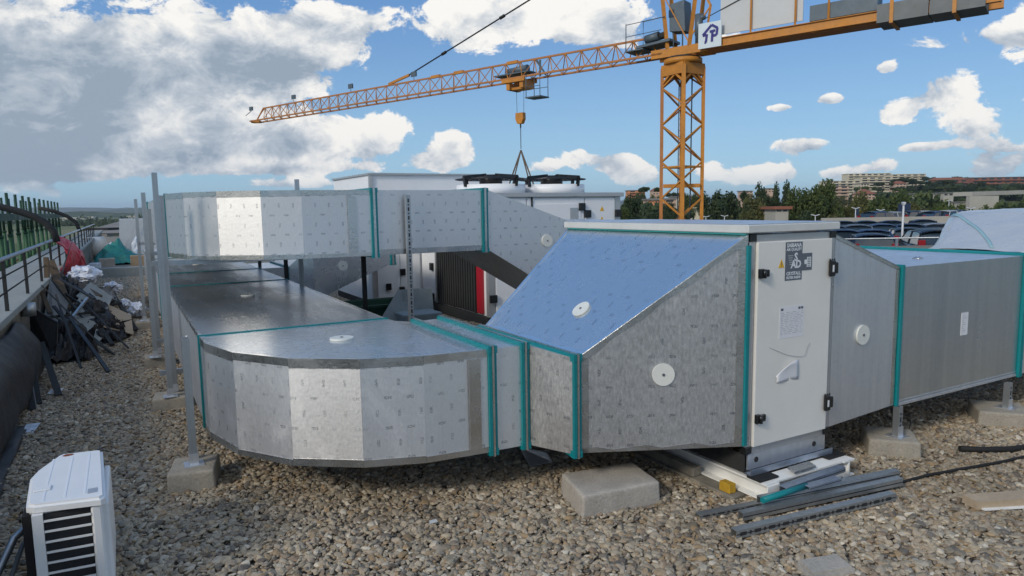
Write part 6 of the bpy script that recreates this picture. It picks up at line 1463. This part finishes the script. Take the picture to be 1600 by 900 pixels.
# grey roofed sheds past the alley
def shed(x0, x1, yt, ym, yb, Y, label, wallm='wall_pale'):
    a, b = at(x0, ym, Y), at(x1, ym, Y); zt_b = at(x0, yt, Y).z; o = thing('shed', label, 'shed', ((a.x+b.x)/2, Y, -9), None, 'xyz')
    part('wall', MB().box(a.x, b.x, Y, Y+14, -9, a.z), wallm, o)
    mb = MB(); w = (b.x-a.x); mb.hexa([(a.x-.4, Y-.5, a.z+.01), (b.x+.4, Y-.5, a.z+.01), (b.x+.4, Y+14, a.z+.01), (a.x-.4, Y+14, a.z+.01)], [(a.x+w*.42, Y+5, zt_b), (b.x-.5, Y+5, zt_b), (b.x-.5, Y+9, zt_b), (a.x+w*.42, Y+9, zt_b)]); part('roof', mb, 'roof_grey', o)
    return o
o = shed(128, 192, 343.5, 365, 380, 62, 'grey hipped roof shed beyond the alley end')
p = at(156, 356, 58); part('chimney', MB().box(p.x-.9, p.x+.9, 57.4, 58.4, -3, p.z-.5), 'roof_grey', o); part('chimney_cap', MB().box(p.x-1.2, p.x+1.2, 57.1, 58.7, p.z-.2, p.z), 'dark_steel', o)
random.seed(3)
for i, (x, y, Y, w) in enumerate(((112, 339, 1500, 22), (140, 337.5, 1800, 20), (126, 338.2, 1600, 16), (205, 336.5, 1700, 24), (98, 340, 1300, 18))):
    p = at(x, y, Y); single('farm_building', MB().box(p.x-w/2, p.x+w/2, Y, Y+12, -9, -9+5.5+i*.4), 'wall_pale', ['white farm shed far out on the plain', 'pale barn farthest out on the plain', 'small white barn between the plain tree belts', 'wide pale barn beside the far tree belt', 'pale barn past the green props'][i], 'building', (p.x, Y, -9), None, 'xyz')
def belt(x0, x1, Y, h, seed, label):
    rnd = random.Random(seed); bm = MB(); a, b = at(x0, 340, Y), at(x1, 340, Y)
    for k in range(900):
        c = Vector((rnd.uniform(a.x, b.x), Y+rnd.uniform(-20, 20), 0)); hh = h*(.7+.5*nz(c.x*.03, seed)); c.z = -9+abs(rnd.gauss(0, .5))*hh*.9
        r = rnd.uniform(1.2, 2.6)*Y/900
        n = Vector((rnd.gauss(0, 1), rnd.gauss(-1, 1), rnd.gauss(.6, .8))).normalized(); u = n.orthogonal().normalized(); w = n.cross(u); bm.face([c+u*r, c+w*r*.8, c-u*r, c-w*r*.8])
    me = bm.mesh('tree_belt', LEAF[1], (0, 0, 0), 0, False); o = bpy.data.objects.new('tree_belt', me); link(o); tagit(o, label, 'trees', None, 'stuff')
def thicket(x0, x1, Y, ytop, n, size, leaf, seed, label, dy=6):
    rnd = random.Random(seed); bm = MB(); a, b = at(x0, ytop, Y), at(x1, ytop, Y)
    for k in range(n):
        X = rnd.uniform(a.x, b.x); u = (X-a.x)/(b.x-a.x); g0 = hillz(X, Y); top = at(x0+(x1-x0)*u, ytop, Y).z; hh = (top-g0)*(.72+.5*nz(X*4/size*.02, seed*1.7))
        d = rnd.random()**.6; c = Vector((X, Y+rnd.uniform(-dy, dy), g0+hh*d)); r = size*rnd.uniform(.5, 1.1)
        nn_ = Vector((rnd.gauss(0, 1), rnd.gauss(-.6, 1), rnd.gauss(.6, .9))).normalized(); u_ = nn_.orthogonal().normalized(); w = nn_.cross(u_); bm.face([c+u_*r, c+w*r*.7, c-u_*r, c-w*r*.7])
    me = bm.mesh('tree_belt', LEAF[leaf], (0, 0, 0), 0, False); o = bpy.data.objects.new('tree_belt', me); link(o); tagit(o, label, 'trees', None, 'stuff')
thicket(1085, 1345, 128, 309, 7500, .66, 2, 31, 'olive thicket filling the gap under the trees beyond the roof')
thicket(960, 1085, 128, 322, 3000, .62, 1, 32, 'dark thicket between the white unit and the mast')
thicket(1330, 1430, 128, 312, 3600, .62, 0, 36, 'green thicket behind the car rows')
thicket(1330, 1620, 240, 306, 6200, 1.0, 0, 33, 'green thicket along the foot of the hill')
thicket(1340, 1650, 430, 297, 5200, 1.7, 1, 34, 'dark wooded slope under the flats', 20)
thicket(1425, 1650, 520, 288, 3600, 2.0, 1, 35, 'dark trees between the flats on the hill', 20)
belt(-60, 240, 900, 10, 3, 'dark belt of trees across the plain beyond the fields'); belt(150, 330, 620, 7, 5, 'nearer line of trees beside the sheds'); belt(60, 175, 680, 7, 8, 'bushy tree line behind the props on the plain')

HAZE = .00010
# ================================================================== AIR
hz = MB(); hz.box(-11000, 11000, -200, 9500, -10.5, 130)
hm = bpy.data.materials.new('haze'); hm.use_nodes = True; hn = hm.node_tree
for n in list(hn.nodes): hn.nodes.remove(n)
hg = G(hn); vol = hg.n('ShaderNodeVolumePrincipled', {'Color': (.80, .88, 1.0, 1), 'Density': HAZE, 'Anisotropy': .2}); ho = hg.n('ShaderNodeOutputMaterial'); hn.links.new(vol.outputs[0], ho.inputs['Volume'])
M['haze'] = hm
o = single('haze', hz, 'haze', 'thin bluish air over the plain', 'haze', (0, 0, 0), None, 'xyz'); o['kind'] = 'stuff'
